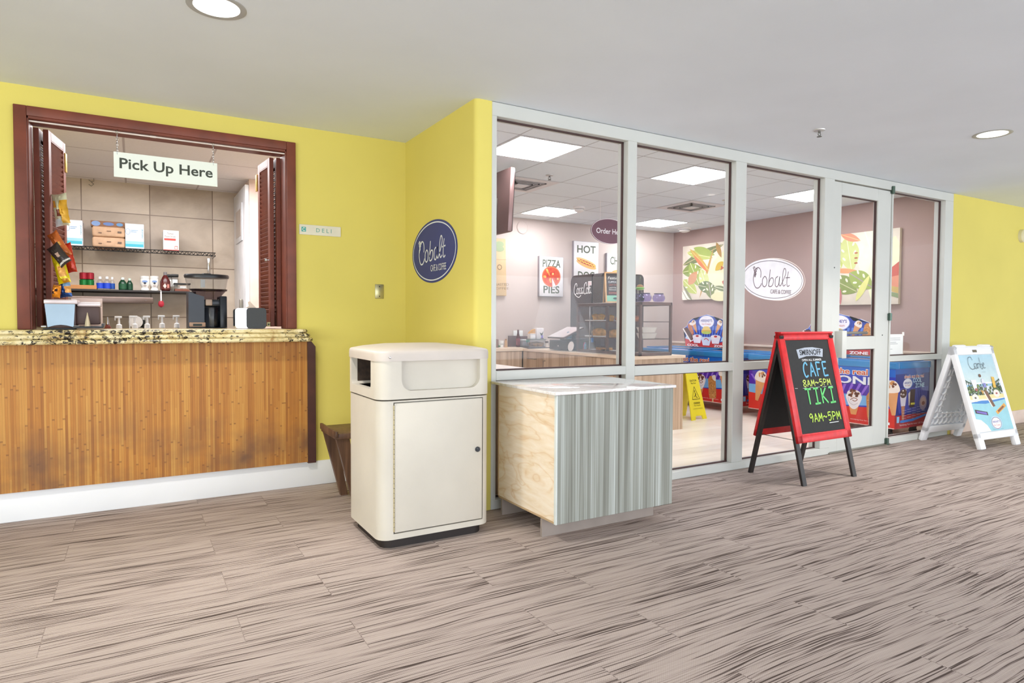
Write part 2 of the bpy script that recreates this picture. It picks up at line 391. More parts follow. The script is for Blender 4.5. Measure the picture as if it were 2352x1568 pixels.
def bamboo():
    m, nt, b = new_mat('bamboo_strip_panel')
    tc = nt.nodes.new('ShaderNodeTexCoord'); sp = nt.nodes.new('ShaderNodeSeparateXYZ'); L(nt, tc.outputs['Object'], sp.inputs[0])
    xs = math_n(nt, 'MULTIPLY', sp.outputs[0], 1/.0125); xi = math_n(nt, 'FLOOR', xs); xf = math_n(nt, 'FRACT', xs)
    def wn(v, off):
        n = nt.nodes.new('ShaderNodeTexWhiteNoise'); n.noise_dimensions = '1D'; L(nt, math_n(nt, 'ADD', v, off), n.inputs['W']); return n.outputs[0]
    r1 = wn(xi, .5); r2 = wn(xi, 77.3)
    zz = math_n(nt, 'ADD', math_n(nt, 'MULTIPLY', sp.outputs[2], 3.1), math_n(nt, 'MULTIPLY', r2, 9)); zf = math_n(nt, 'FRACT', zz); zi = math_n(nt, 'FLOOR', zz)
    node = math_n(nt, 'LESS_THAN', zf, .028)
    cb = nt.nodes.new('ShaderNodeCombineXYZ'); L(nt, xi, cb.inputs[0]); L(nt, zi, cb.inputs[1])
    w2 = nt.nodes.new('ShaderNodeTexWhiteNoise'); w2.noise_dimensions = '2D'; L(nt, cb.outputs[0], w2.inputs['Vector'])
    node = math_n(nt, 'MULTIPLY', node, math_n(nt, 'GREATER_THAN', w2.outputs[0], .45))
    gr = noise(nt, coords(nt, (220, 1, 3)), 1, 3, .6)
    t = math_n(nt, 'ADD', math_n(nt, 'ADD', math_n(nt, 'MULTIPLY', r1, .35), math_n(nt, 'MULTIPLY', w2.outputs[0], .2)), math_n(nt, 'MULTIPLY', gr, .55))
    col = ramp(nt, t, [(.22, (146, 88, 30)), (.5, (178, 116, 44)), (.8, (200, 146, 68))])
    col = mixc(nt, math_n(nt, 'MULTIPLY', node, .6), col, (120, 72, 34))
    edge = math_n(nt, 'GREATER_THAN', math_n(nt, 'ABSOLUTE', math_n(nt, 'SUBTRACT', xf, .5)), .45)
    col = mixc(nt, math_n(nt, 'MULTIPLY', edge, .45), col, (118, 68, 28))
    # scuffed, worn stain low on the panel
    st = noise(nt, coords(nt, (3, 1, 3)), 1.3, 4)
    low = math_n(nt, 'MULTIPLY', math_n(nt, 'GREATER_THAN', st, .0), 1)
    zr = nt.nodes.new('ShaderNodeMapRange'); zr.inputs[1].default_value = .50; zr.inputs[2].default_value = .20; L(nt, sp.outputs[2], zr.inputs[0])
    scf = math_n(nt, 'MULTIPLY', math_n(nt, 'MULTIPLY', zr.outputs[0], math_n(nt, 'SUBTRACT', st, .40)), 2.6, clamp=True)
    col = mixc(nt, scf, col, (110, 76, 52))
    L(nt, col, b.inputs['Base Color']); b.inputs['Roughness'].default_value = .5
    bump(nt, b, math_n(nt, 'SUBTRACT', 1, edge), .5, .002); return m
M_bamboo = bamboo()

def granite():
    m, nt, b = new_mat('speckled_granite')
    v = coords(nt); n1 = noise(nt, v, 9, 6, .7, .8); n2 = noise(nt, coords(nt, (1, 1, 1.6)), 38, 5, .75, .6); n3 = noise(nt, v, 3.0, 2)
    base = ramp(nt, n1, [(.32, (170, 134, 82)), (.48, (214, 196, 142)), (.62, (232, 218, 176)), (.8, (196, 158, 96))])
    th = math_n(nt, 'ADD', n2, math_n(nt, 'MULTIPLY', math_n(nt, 'SUBTRACT', n3, .5), .5))
    msk = ramp(nt, th, [(.425, (0, 0, 0)), (.475, (255, 255, 255))])
    L(nt, mixc(nt, msk, (44, 38, 32), base), b.inputs['Base Color']); b.inputs['Roughness'].default_value = .18
    return m
M_granite = granite()

def tile_mat(name, c0, c1, grout, bw, rh, mort, loc=(0, 0, 0), plane='XZ', off=0.0, rough=.35, rnd=.25, ns=(2, 2, 2)):
    m, nt, b = new_mat(name)
    tc = nt.nodes.new('ShaderNodeTexCoord'); sp = nt.nodes.new('ShaderNodeSeparateXYZ'); cb = nt.nodes.new('ShaderNodeCombineXYZ')
    L(nt, tc.outputs['Object'], sp.inputs[0]); ia, ib = {'XZ': (0, 2), 'XY': (0, 1), 'YX': (1, 0)}[plane]
    L(nt, math_n(nt, 'ADD', sp.outputs[ia], loc[0]), cb.inputs[0]); L(nt, math_n(nt, 'ADD', sp.outputs[ib], loc[1]), cb.inputs[1])
    br = nt.nodes.new('ShaderNodeTexBrick'); br.offset = off; br.inputs['Scale'].default_value = 1
    br.inputs['Brick Width'].default_value = bw; br.inputs['Row Height'].default_value = rh; br.inputs['Mortar Size'].default_value = mort; br.inputs['Mortar Smooth'].default_value = .1
    br.inputs['Color1'].default_value = (0, 0, 0, 1); br.inputs['Color2'].default_value = (1, 1, 1, 1); L(nt, cb.outputs[0], br.inputs[0])
    n = noise(nt, coords(nt, ns), 1, 5, .6, .5)
    t = math_n(nt, 'ADD', math_n(nt, 'MULTIPLY', n, 1-rnd), math_n(nt, 'MULTIPLY', br.outputs[0], rnd))
    col = ramp(nt, t, [(.3, c0), (.65, c1)]); col = mixc(nt, br.outputs[1], col, grout)
    L(nt, col, b.inputs['Base Color']); b.inputs['Roughness'].default_value = rough; return m
M_tilewall = tile_mat('stone_look_wall_tile', (176, 158, 140), (216, 200, 182), (130, 110, 94), .557, .497, .0045, loc=(.41, -.17), ns=(2.2, 2.2, 3))
M_cafetile = tile_mat('pale_plank_tile', (240, 226, 208), (252, 243, 230), (222, 208, 190), .92, .155, .002, plane='XY', off=.4, rough=.3, ns=(1.2, 9, 1))
M_acoustic = tile_mat('acoustic_ceiling_tile', (238, 245, 250), (243, 250, 254), (192, 194, 198), .61, .61, .006, loc=(-2.52+.0, -4.19+.0), plane='XY', rough=.9, rnd=.1, ns=(60, 60, 60))
M_kceil = tile_mat('kitchen_ceiling_tile', (244, 238, 238), (250, 245, 245), (206, 196, 196), .61, .61, .008, loc=(0.05, -.46), plane='XY', rough=.9, rnd=.1, ns=(60, 60, 60))
def marble():
    m, nt, b = new_mat('white_marble_top')
    n = noise(nt, coords(nt, (1.5, 3, 1)), 2, 5, .55, 2.2); s = math_n(nt, 'ABSOLUTE', math_n(nt, 'SUBTRACT', n, .5))
    L(nt, ramp(nt, s, [(.0, (214, 204, 199)), (.02, (232, 226, 223)), (.2, (240, 236, 234))]), b.inputs['Base Color']); b.inputs['Roughness'].default_value = .05
    b.inputs['Specular IOR Level'].default_value = .8; return m
M_marble = marble()

# ------------------------------------------------------------------ structure
ZC = 2.455; YA = 4.54; YG = 3.41; XC = 1.744; ZK = 2.545; XW = 7.42; YB = 7.58
struct('floor', B(-4.5, 11.5, -5.5, 4.66, -.1, 0), M_carpet)
bm = B(-4.5, 11.5, -5.5, YG+.02, ZC, ZC+.06); box(bm, -4.5, XC+.06, YG+.02, YA+.02, ZC, ZC+.06); struct('ceiling', bm, M_ceiling)
# wall with the service opening
OX0, OX1, OZ0, OZ1 = -.52, .925, 1.05, 2.305
bm = B(-4.5, OX0, YA, YA+.14, 0, ZC); box(bm, OX1, XC+.02, YA, YA+.14, 0, ZC); box(bm, OX0, OX1, YA, YA+.14, 0, OZ0); box(bm, OX0, OX1, YA, YA+.14, OZ1, ZC)
struct('wall_back', bm, M_yellow)
pts = [(XC, YA+.1)]+[(XC+.03-.03*cos(radians(a)), YG+.02+.03-.03*sin(radians(a))-.02) for a in range(0, 91, 15)]+[(1.856, YG), (1.856, 3.52), (1.86, 3.52), (1.86, YA+.1)]
bm = NB(); prism(bm, pts, 0, ZC); struct('wall_return', bm, M_yellow)
pts = [(7.178, YG+.1), (7.178, YG+.03)]+[(7.208-.03*cos(radians(a)), YG+.03-.03*sin(radians(a))) for a in range(15, 91, 15)]+[(11.5, YG), (11.5, YG+.1)]
bm = NB(); prism(bm, pts, 0, ZC); struct('wall_right', bm, M_yellow)
struct('wall_left', B(-4.6, -4.5, -5.5, 4.7, 0, ZC+.06), M_yellow)
bm = B(-4.5, 1.30, YA-.014, YA, 0, .168, .004); struct('baseboard_back', bm, M_white)
struct('baseboard_return', B(XC-.014, XC, YG+.06, YA-.0, 0, .168, .004), M_white)
struct('baseboard_right', B(7.24, 11.5, YG-.014, YG, 0, .15, .004), pm((228, 205, 190), .6))
# cafe shell
struct('floor_cafe', B(1.86, XW+.1, 3.52, YB+.1, -.1, .001), M_cafetile)
struct('ceiling_cafe', B(1.80, XW+.1, 3.40, YB+.1, ZK, ZK+.05), M_acoustic)
struct('wall_cafe_back', B(1.80, XW+.1, YB, YB+.1, 0, ZK+.05), M_beige)
struct('wall_cafe_left', B(1.80, 1.862, 3.53, YB, 0, ZK), M_beige)
bm = B(XW, XW+.1, 3.51, YB, .815, ZK+.05); struct('wall_cafe_right', bm, M_brownwall)
struct('wall_cafe_dado', B(XW, XW+.1, 3.51, YB, 0, .815), pm((226, 200, 178), .8))
struct('trim_1', B(XW-.03, XW, 3.52, YB, .80, .83, .004), pm((238, 220, 205), .6))
struct('trim_2', B(1.80, XW+.1, YG, 3.51, ZC, ZK), M_beige)
# kitchen shell
struct('floor_kitchen', B(-3, 1.79, YA+.14, 7.4, -.1, .001), pm((120, 112, 104), .6))
struct('wall_kitchen_back', B(-3, 1.79, 7.25, 7.35, 0, ZC), M_tilewall)
struct('wall_kitchen_left', B(-3.1, -3, YA, 7.35, 0, ZC), M_beige)
struct('ceiling_kitchen', B(-3.1, 1.79, YA+.12, 7.35, 2.45, 2.50), M_kceil)
struct('wall_kitchen_right', B(.94, 1.79, 6.45, 7.25, 0, 2.45), pm((238, 214, 203), .8))

# ---- storefront glazing
win = struct_empty('window_1', (1.855, YG, 0))
bm = NB(); Y0, Y1 = YG-.005, YG+.105
def bar(x0, x1, z0, z1): box(bm, x0, x1, Y0, Y1, z0, z1, .003, 1)
bar(1.855, 7.180, 2.372, ZC-.002); bar(1.855, 5.205, 0, .058); bar(6.085, 7.180, 0, .058)
for x0, x1 in ((1.855, 1.888), (2.905, 2.985), (3.972, 4.092), (5.070, 5.205), (7.030, 7.180)): bar(x0, x1, .058, 2.372)
bar(6.085, 6.105, .058, 2.372)
for x0, x1, z0, z1 in ((1.888, 2.905, .785, .842), (2.985, 3.972, .772, .836), (4.092, 5.07, .772, .836), (6.105, 7.03, .780, .832)): bar(x0, x1, z0, z1)
obj('frame', bm, M_alum, win, True)
# dark glazing gaskets set back in each opening
bm = NB(); OPEN = [(1.888, 2.905, .842, 2.372), (1.888, 2.905, .058, .785), (2.985, 3.972, .836, 2.372), (2.985, 3.972, .058, .772), (4.092, 5.07, .836, 2.372), (4.092, 5.07, .058, .772), (6.105, 7.03, .832, 2.372), (6.105, 7.03, .058, .780)]
for x0, x1, z0, z1 in OPEN:
    g = .009; a, b_ = YG+.043, YG+.059
    box(bm, x0, x1, a, b_, z1-g, z1); box(bm, x0, x1, a, b_, z0, z0+g); box(bm, x0, x0+g, a, b_, z0, z1); box(bm, x1-g, x1, a, b_, z0, z1)
obj('gasket', bm, M_gasket, win, True, smooth=0)
for x0, x1, z0, z1 in OPEN:
    obj('glass_pane', B(x0, x1, YG+.049, YG+.053, z0, z1), M_glass, win, True, smooth=0)
# glass door
door = struct_empty('door_1', (5.21, YG, 0))
bm = NB(); dy0, dy1 = YG+.004, YG+.050
for x0, x1, z0, z1 in ((5.210, 5.322, .012, 2.362), (5.872, 6.080, .012, 2.362), (5.322, 5.872, .012, .190), (5.322, 5.872, .905, 1.022), (5.322, 5.872, 2.255, 2.362)): box(bm, x0, x1, dy0, dy1, z0, z1, .003, 1)
obj('door_leaf', bm, M_alum, door, True)
bm = NB()
for z0, z1 in ((.190, .905), (1.022, 2.255)):
    for q in ((5.322, 5.872, z1-.007, z1), (5.322, 5.872, z0, z0+.007), (5.322, 5.329, z0, z1), (5.865, 5.872, z0, z1)): box(bm, q[0], q[1], dy0+.015, dy1-.01, q[2], q[3])
    obj('glass_pane', B(5.322, 5.872, YG+.026, YG+.030, z0, z1), M_glass, door, True, smooth=0)
obj('gasket', bm, M_gasket, door, True, smooth=0)
bm = NB(); box(bm, 5.270, 5.330, YG-.065, YG-.055, .835, 1.075, .004); box(bm, 5.262, 5.276, YG-.066, YG+.004, .84, 1.07, .003); obj('pull_handle', bm, M_alum, door, True)
bm = NB(); box(bm, 5.33, 5.46, YG+.052, YG+.10, 1.00, 1.085, .006); cyl(bm, (5.44, YG+.085, 1.05), (5.87, YG+.085, 1.05), .014); obj('panic_bar', bm, M_steel, door, True)
M_hinge = pm((86, 104, 94), .35, .8)
for z in (2.372, 1.20, .03):
    bm = NB(); cyl(bm, (6.080, YG-.012, z-.035), (6.080, YG-.012, z+.035), .015); box(bm, 6.062, 6.098, YG-.010, YG+.004, z-.03, z+.03); obj('hinge', bm, M_hinge, door, True)
bm = NB(); cyl(bm, (5.235, YG+.002, 1.62), (5.235, YG+.006, 1.62), .006); cyl(bm, (5.985, YG+.002, 1.03), (5.985, YG+.006, 1.03), .006); obj('lock_cylinder', bm, M_black, door, True)
struct('trim_3', B(5.19, 6.12, YG-.02, YG+.10, 0, .012), M_steel)

# ------------------------------------------------------------------ ceiling lamps and fittings of the hall
def emitter(rgb, s, name):
    m, nt, b = new_mat(name); b.inputs['Base Color'].default_value = rgba(rgb)
    v = noise(nt, coords(nt), 30, 1); L(nt, ramp(nt, v, [(0, tuple(max(0, c-6) for c in rgb)), (1, rgb)]), b.inputs['Emission Color']); b.inputs['Emission Strength'].default_value = s; return m
M_lamp = emitter((255, 252, 244), 6, 'lamp_glow'); M_panel = emitter((246, 249, 255), 12.5, 'panel_glow'); M_refl = pm((250, 250, 250), .3, .2, var=.01, emit=.8)
def downlight(x, y, label, z=ZC, r=.105, grp=None):
    t = thing('recessed_downlight', label, 'ceiling light', (x, y, z), 0, grp)
    bm = NB(); seg = 40
    lathe(bm, [(r-.016, -.001), (r+.004, -.004), (r+.012, -.001), (r+.012, .0), (r-.016, .0)], seg=seg); obj('trim_ring', bm, pm((176, 176, 174), .4), t)
    bm = NB(); lathe(bm, [(r-.014, -.0015), (r-.05, -.0025), (.03, -.004), (0, -.004)], seg=seg); obj('reflector', bm, M_refl, t)
    bm = NB(); lathe(bm, [(.0, -.012), (.03, -.010), (.034, -.004), (0, -.003)], seg=24); obj('lamp', bm, M_lamp, t)
    l = bpy.data.lights.new('downlight_beam', 'SPOT'); l.energy = 75; l.spot_size = radians(120); l.spot_blend = .6; l.shadow_soft_size = .1; l.color = (1, .95, .88)
    o = bpy.data.objects.new('downlight_beam', l); COL.objects.link(o); o.parent = t; o.location = (0, 0, -.03)
    return t
downlight(.315, 2.99, 'round recessed ceiling light cut off by the top edge of the photo')
downlight(5.14, 2.205, 'round recessed ceiling light near the right edge, right of the sprinkler')
def sprinkler(x, y, z, label, grp=None):
    t = thing('sprinkler_head', label, 'sprinkler', (x, y, z), 0, grp)
    bm = NB(); lathe(bm, [(.038, 0), (.036, -.006), (.014, -.009), (0, -.009)], seg=24); obj('escutcheon', bm, pm((205, 203, 200), .35, .5), t)
    bm = NB(); cyl(bm, (0, 0, -.008), (0, 0, -.022), .008); tube(bm, [(-.011, 0, -.02), (-.014, 0, -.032), (0, 0, -.044)], .003); tube(bm, [(.011, 0, -.02), (.014, 0, -.032), (0, 0, -.044)], .003)
    lathe(bm, [(0, -.044), (.016, -.045), (.016, -.048), (0, -.049)], seg=14); obj('nozzle', bm, pm((120, 118, 112), .35, .9), t)
sprinkler(4.034, 2.761, ZC, 'small chrome sprinkler head in the grey ceiling of the hall')
t = thing('emergency_light', 'cream emergency lamp head on the yellow wall at the right edge', 'emergency light', (8.68, YG, 2.13))
bm = NB(); lathe(bm, [(.0, 0), (.075, 0), (.07, .03), (.04, .06), (0, .06)], M=Matrix.Rotation(radians(90), 4, 'X')); obj('wall_base', bm, pm((222, 214, 176), .5), t)
bm = NB(); lathe(bm, [(.03, 0), (.04, .08), (.052, .13), (0, .13)], M=Matrix.Translation((.03, -.05, -.01))@Matrix.Rotation(radians(80), 4, 'Y')@Matrix.Rotation(radians(30), 4, 'X')); obj('lamp_head', bm, pm((232, 226, 200), .4), t)

# ------------------------------------------------------------------ service counter
t = thing('bamboo_counter', 'bamboo clad counter front below the granite top of the service window', 'counter', (.2, 4.5, .17))
bm = B(-1.6, 1.018, 4.50, 4.526, .172, 1.0); o = obj('bamboo_panel', bm, M_bamboo, t, True); 
bm = NB(); prism(bm, [(1.018, .165), (1.072, .165), (1.072, .965), (1.045, 1.0), (1.018, 1.0)], 4.488, 4.539, axis=1); obj('corner_trim', bm, M_mahog_dk, t, True)['label'] = 'dark brown wooden corner trim'
# granite top: three rounded edges stacked, each one set further out
t = thing('granite_countertop', 'speckled cream and black granite top with triple rounded edge at the service window', 'countertop', (.2, 4.4, 1.0))
def slab(z0, z1, out, xr):
    bm = NB(); h = (z1-z0)/2; n = 8; rows = []
    prof = [(out+h-h*sin(radians(a)), z0+h+h*cos(radians(a))) for a in range(0, 181, 20)]   # (inset, z)
    rad = .05; path = []
    def outline(ins):
        y0 = 4.36+ins; x1 = xr-ins; r = max(.012, rad-ins*.3)
        P = [(-1.6, y0)]+[(x1-r+r*sin(radians(a)), y0+r-r*cos(radians(a))) for a in range(0, 91, 15)]+[(x1, YA-.002), (-1.6, YA-.002)]
        return P
    rings = []
    for ins, z in prof: rings.append([bm.verts.new((x, y, z)) for x, y in outline(ins)])
    for a, b_ in zip(rings, rings[1:]):
        for i in range(len(a)): j = (i+1) % len(a); bm.faces.new((a[i], a[j], b_[j], b_[i]))
    bm.faces.new(rings[0]); bm.faces.new(rings[-1]); bmesh.ops.recalc_face_normals(bm, faces=bm.faces); return bm
obj('lower_edge', slab(1.003, 1.031, .0, 1.035), M_granite, t, True)
obj('middle_edge', slab(1.031, 1.059, .014, 1.035), M_granite, t, True)
obj('upper_edge', slab(1.059, 1.086, .030, 1.035), M_granite, t, True)
obj('sill_slab', B(OX0+.001, OX1-.001, YA-.004, 4.90, 1.055, 1.086, .006), M_granite, t, True)

# window frame and jamb lining
wf = struct_empty('window_2', (.2, YA, 1.086))
bm = NB(); zb = 1.087
for x0, x1, z0, z1 in ((-.565, -.505, zb, 2.34), (.895, .955, zb, 2.34), (-.505, .895, 2.285, 2.34)): box(bm, x0, x1, YA-.022, YA, z0, z1, .004)
for x0, x1, z0, z1 in ((-.52, -.497, zb, 2.305), (.887, .92, zb, 2.305), (-.52, .92, 2.272, 2.305)): box(bm, x0, x1, YA-.012, YA+.16, z0, z1, .002, 1)
obj('frame', bm, M_mahog, wf, True)
rod = thing('tension_rod', 'thin white rod spanning the top of the service window, holding the hanging board', 'rod', (.2, 4.5, 2.26))
bm = NB(); cyl(bm, (-.497, YA-.005+.01, 2.262), (.887, YA+.005, 2.262), .005); cyl(bm, (.1, YA+.005, 2.262), (.13, YA+.005, 2.262), .0065); obj('rod', bm, pm((226, 214, 204), .35), rod, True)
# hanging sign
s0 = thing('hanging_sign', 'white board on two chains reading Pick Up Here, in the service window', 'sign', (.19, 4.52, 1.99))
bm = B(-.092, .470, 4.517, 4.523, 1.992, 2.140, .001, 1); obj('board', bm, pm((238, 243, 232), .5, var=.01), s0, True)
A = Art(); A.text('Pick Up Here', .19, 2.066, .505, .082, (56, 62, 50), .018); A.build('lettering', s0, FACE_Y(0, 4.5168, 0), True)
for x in (-.073, .447):
    bm = NB()
    for k in range(8):
        z = 2.135+k*.0165; P = []
        for i in range(10):
            a = 2*pi*i/10; d = .0045*cos(a); P.append((x+(d if k % 2 else 0), 4.52+(0 if k % 2 else d), z+.011*sin(a)))
        tube(bm, P, .0014, 5, True)
    tube(bm, [(x, 4.52, 2.262), (x+.006, 4.53, 2.276), (x, 4.54, 2.280), (x-.006, 4.552, 2.268)], .0022, 6); obj('chain', bm, M_chrome, s0, True)

# folded louvred shutters
def shutter(a, b_, z0=1.10, z1=2.262, label='', flip=1, dark=False):
    """louvred panel between two plan points"""
    a = Vector((*a, 0)); b_ = Vector((*b_, 0)); d = b_-a; wd = d.length
    t = thing('louvered_shutter', label, 'shutter', (a.x, a.y, z0), math.atan2(d.y, d.x), 'folded louvered shutters at the service window')
    h = z1-z0; th = .028; st = .048; bm = NB()
    for q in ((0, st, 0, h), (wd-st, wd, 0, h), (st, wd-st, 0, .09), (st, wd-st, h-.06, h)): box(bm, q[0], q[1], -th/2, th/2, q[2], q[3], .002, 1)
    obj('frame', bm, M_mahog, t)
    bm = NB(); n = 34
    for i in range(n):
        z = .10+(h-.17)*i/(n-1); box(bm, st, wd-st, -.024, .024, -.0028, .0028, M=Matrix.Translation((0, 0, z))@Matrix.Rotation(radians(58*flip), 4, 'X'))
    obj('louvers', bm, M_mahog, t)
    return t
NL = at(112, 700, 1, 4.70); FL = at(151, 700, 1, 5.03)
shutter((-.480, 4.68), (FL.x-.062, 5.02), label='dark louvered shutter panel folded against the left side of the service window', flip=1)
shut_l = shutter((NL.x, 4.70), (FL.x, 5.03), label='louvered shutter panel standing open at the left, with snack bags hung on it', flip=-1)
NR = at(626, 700, 1, 4.70); FR = at(599, 700, 1, 5.00)
shutter((.872, 4.68), (FR.x+.060, 4.99), label='dark louvered shutter panel folded against the right side of the service window', flip=-1)
t = shutter((NR.x, 4.70), (FR.x, 5.00), label='louvered shutter panel standing open at the right with a small knob', flip=1)
bm = NB(); lathe(bm, [(.0, 0), (.006, 0), (.006, .015), (.012, .02), (.010, .03), (0, .032)], M=Matrix.Translation((.02, .014, .46))@Matrix.Rotation(radians(-90), 4, 'X')); obj('knob', bm, M_chrome, t)
for tt in (shut_l, t):
    w_ = .33
    bm = NB(); box(bm, w_-.02, w_+.012, -.02, .02, .98, 1.10, .002, 1); obj('hinge', bm, pm((196, 160, 70), .35, .8), tt)

# snack bags hanging on the left shutter: pillow bags
def pillow_bag(name, cx, cz, y, w_, h_, tilt, cols, label, th=.05, yaw=0):
    t = thing(name, label, 'snack bag', (cx, y, cz), 0, 'snack bags hanging on the left shutter')
    t.rotation_euler = (0, tilt, yaw)
    rnd = random.Random(int(cx*1e4+cz*1e3)); bm = NB(); nu, nv = 12, 14; gr = {}
    for s in (-1, 1):
        for i in range(nu+1):
            for j in range(nv+1):
                u = i/nu; v = j/nv
                if (i in (0, nu) or j in (0, nv)) and s == 1: gr[(s, i, j)] = gr[(-1, i, j)]; continue
                b0 = (sin(pi*u)**.6)*(sin(pi*v)**.55); pinch = 1-.10*sin(pi*v)
                x = (u-.5)*w_*pinch+rnd.uniform(-.002, .002); z = (v-.5)*h_*(1-.05*sin(pi*u)); yy = s*th/2*b0*(1+rnd.uniform(-.16, .16))
                gr[(s, i, j)] = bm.verts.new((x, yy, z))
    for s in (-1, 1):
        for i in range(nu):
            for j in range(nv):
                q = [gr[(s, i, j)], gr[(s, i+1, j)], gr[(s, i+1, j+1)], gr[(s, i, j+1)]]
                if s == 1: q.reverse()
                f = bm.faces.new(q); u = (i+.5)/nu; v = (j+.5)/nv
                k = 0
                for idx, q_ in enumerate(cols[1:], 1):
                    if q_[1] <= u <= q_[2] and q_[3] <= v <= q_[4]: k = idx
                f.material_index = k
    obj('wrapper', bm, [pm(c if isinstance(c[0], int) else c[0], .28, .25, var=.15, vs=14) for c in cols], t, smooth=25)
    return t
def bagcols(base, *rs): return [base]+list(rs)
def pb(name, pxc, pyc, wpx, hpx, tilt, cols, label, y=4.70, th=.048, yaw=-.5):
    c = at(pxc, pyc, 1, y); s = (at(pxc+10, pyc, 1, y)-at(pxc, pyc, 1, y)).x/10; sv = abs((at(pxc, pyc+10, 1, y)-at(pxc, pyc, 1, y)).z)/10
    return pillow_bag(name, c.x, c.z, y, wpx*s, hpx*sv, radians(tilt), cols, label, th, yaw)
pb('snack_bag', 140, 482, 42, 76, -8, bagcols((206, 204, 170), ((214, 160, 40), .6, 1, .1, .75), ((120, 60, 40), .35, .62, .3, .5), ((226, 160, 60), .05, .3, .6, .8), ((206, 216, 216), 0, .5, 0, .22)), 'cream and yellow snack bag, topmost on the left shutter')
pb('snack_bag', 137, 562, 30, 66, -32, bagcols((205, 110, 50), ((240, 180, 90), .2, .8, .4, .6), ((70, 50, 45), 0, .3, 0, .35)), 'orange foil snack bag slanting under the cream one', y=4.665)
pb('snack_bag', 136, 585, 36, 54, -38, bagcols((62, 54, 50), ((190, 160, 140), .4, .7, .35, .6), ((220, 215, 205), 0, 1, .08, .14)), 'dark brown snack bag slanting across the middle of the shutter', y=4.62)
pb('snack_bag', 159, 592, 27, 70, -12, bagcols((196, 58, 34), ((236, 130, 50), .1, .6, .4, .8), ((245, 200, 120), .3, .6, .75, .9)), 'red and orange snack bag sticking out to the right', y=4.72)
pb('snack_bag', 140, 617, 36, 70, -14, bagcols((218, 198, 20), ((222, 160, 80), .45, .9, .2, .6), ((200, 140, 30), .4, .9, 0, .12)), 'bright yellow snack bag below the dark one', y=4.655)
pb('snack_bag', 149, 661, 34, 44, -8, bagcols((34, 78, 142), ((224, 160, 80), .65, 1, .2, .6), ((120, 160, 200), .6, 1, .6, 1)), 'blue snack bag, lowest but one on the left shutter', y=4.70)
pb('snack_bag', 130, 669, 22, 30, 6, bagcols((228, 140, 30), ((60, 30, 20), .2, .5, .3, .5), ((60, 30, 20), .6, .8, .5, .7)), 'small orange snack bag at the very bottom of the shutter', y=4.63)

# ------------------------------------------------------------------ things on the granite
def napkin_big():
    y0 = 4.46; x0 = at(103, 745, 1, y0).x; x1 = at(173, 745, 1, y0).x
    t = thing('napkin_dispenser', 'large grey and brown napkin dispenser at the left end of the granite top', 'napkin dispenser', ((x0+x1)/2+.06, y0+.1, 1.087))
    z1 = at(140, 690, 1, y0).z; d = .19; zt = at(235, 684, 1, y0+d).z
    bm = NB(); pts = [(x0+.012, 1.100)]
    n = 8
    for i in range(n+1): u = i/n; pts.append((x0+.012+(x1-x0-.02)*u, 1.100+.014*sin(pi*u)))
    pts += [(x1, z1-.02), (x0, z1-.02)]
    prism(bm, pts[1:], y0, y0+.012, axis=1); obj('front_plate', bm, pm((150, 170, 186), .35, .3), t, True)['label'] = 'blue grey metal plate'
    xr_ = at(229, 720, 1, y0+.03).x; bm = B(x0+.004, x1+.004, y0+.012, y0+d, 1.096, z1-.018, .006); box(bm, x1+.002, xr_, y0+.03, y0+d, 1.115, z1-.03, .008); obj('body', bm, pm((74, 52, 48), .5), t, True)
    bm = B(x0-.004, x1+.012, y0-.004, y0+d+.006, z1-.02, z1+.006, .006); box(bm, x1+.008, xr_+.006, y0+.022, y0+d+.006, z1-.032, z1-.006, .006); obj('top_cover', bm, pm((214, 200, 200), .3, .3), t, True)
    bm = NB(); box(bm, x1-.01, xr_+.02, y0-.03, y0+d-.02, 1.094, 1.106, .004); box(bm, xr_+.01, xr_+.022, y0-.03, y0+d-.02, 1.10, 1.122, .004); box(bm, x0-.012, x1, y0+.03, y0+d-.03, 1.087, 1.10, .004); obj('tray', bm, M_blackplastic, t, True)
    bm = NB(); lathe(bm, [(.030, 0), (.022, .03), (.010, .06), (.003, .078), (0, .08)], ((x1+xr_)/2, y0-.004, 1.106), seg=7, sx=.5); obj('napkin', bm, pm((205, 190, 160), .9), t, True)
    for xx in (x0-.006, x1+.006): bm = NB(); cyl(bm, (xx-.012, y0+.01, 1.104), (xx+.012, y0+.01, 1.104), .008); obj('clip', bm, M_chrome, t, True)
napkin_big()
t = thing('menu_panel', 'pale pink plastic sheet standing behind the large napkin dispenser', 'panel', (-.2, 4.86, 1.087))
a = at(163, 684, 1, 4.86); b_ = at(236, 750, 1, 4.86); bm = B(a.x, b_.x, 4.857, 4.863, 1.087, a.z, .001, 1); obj('sheet', bm, pm((236, 212, 206), .4), t, True)
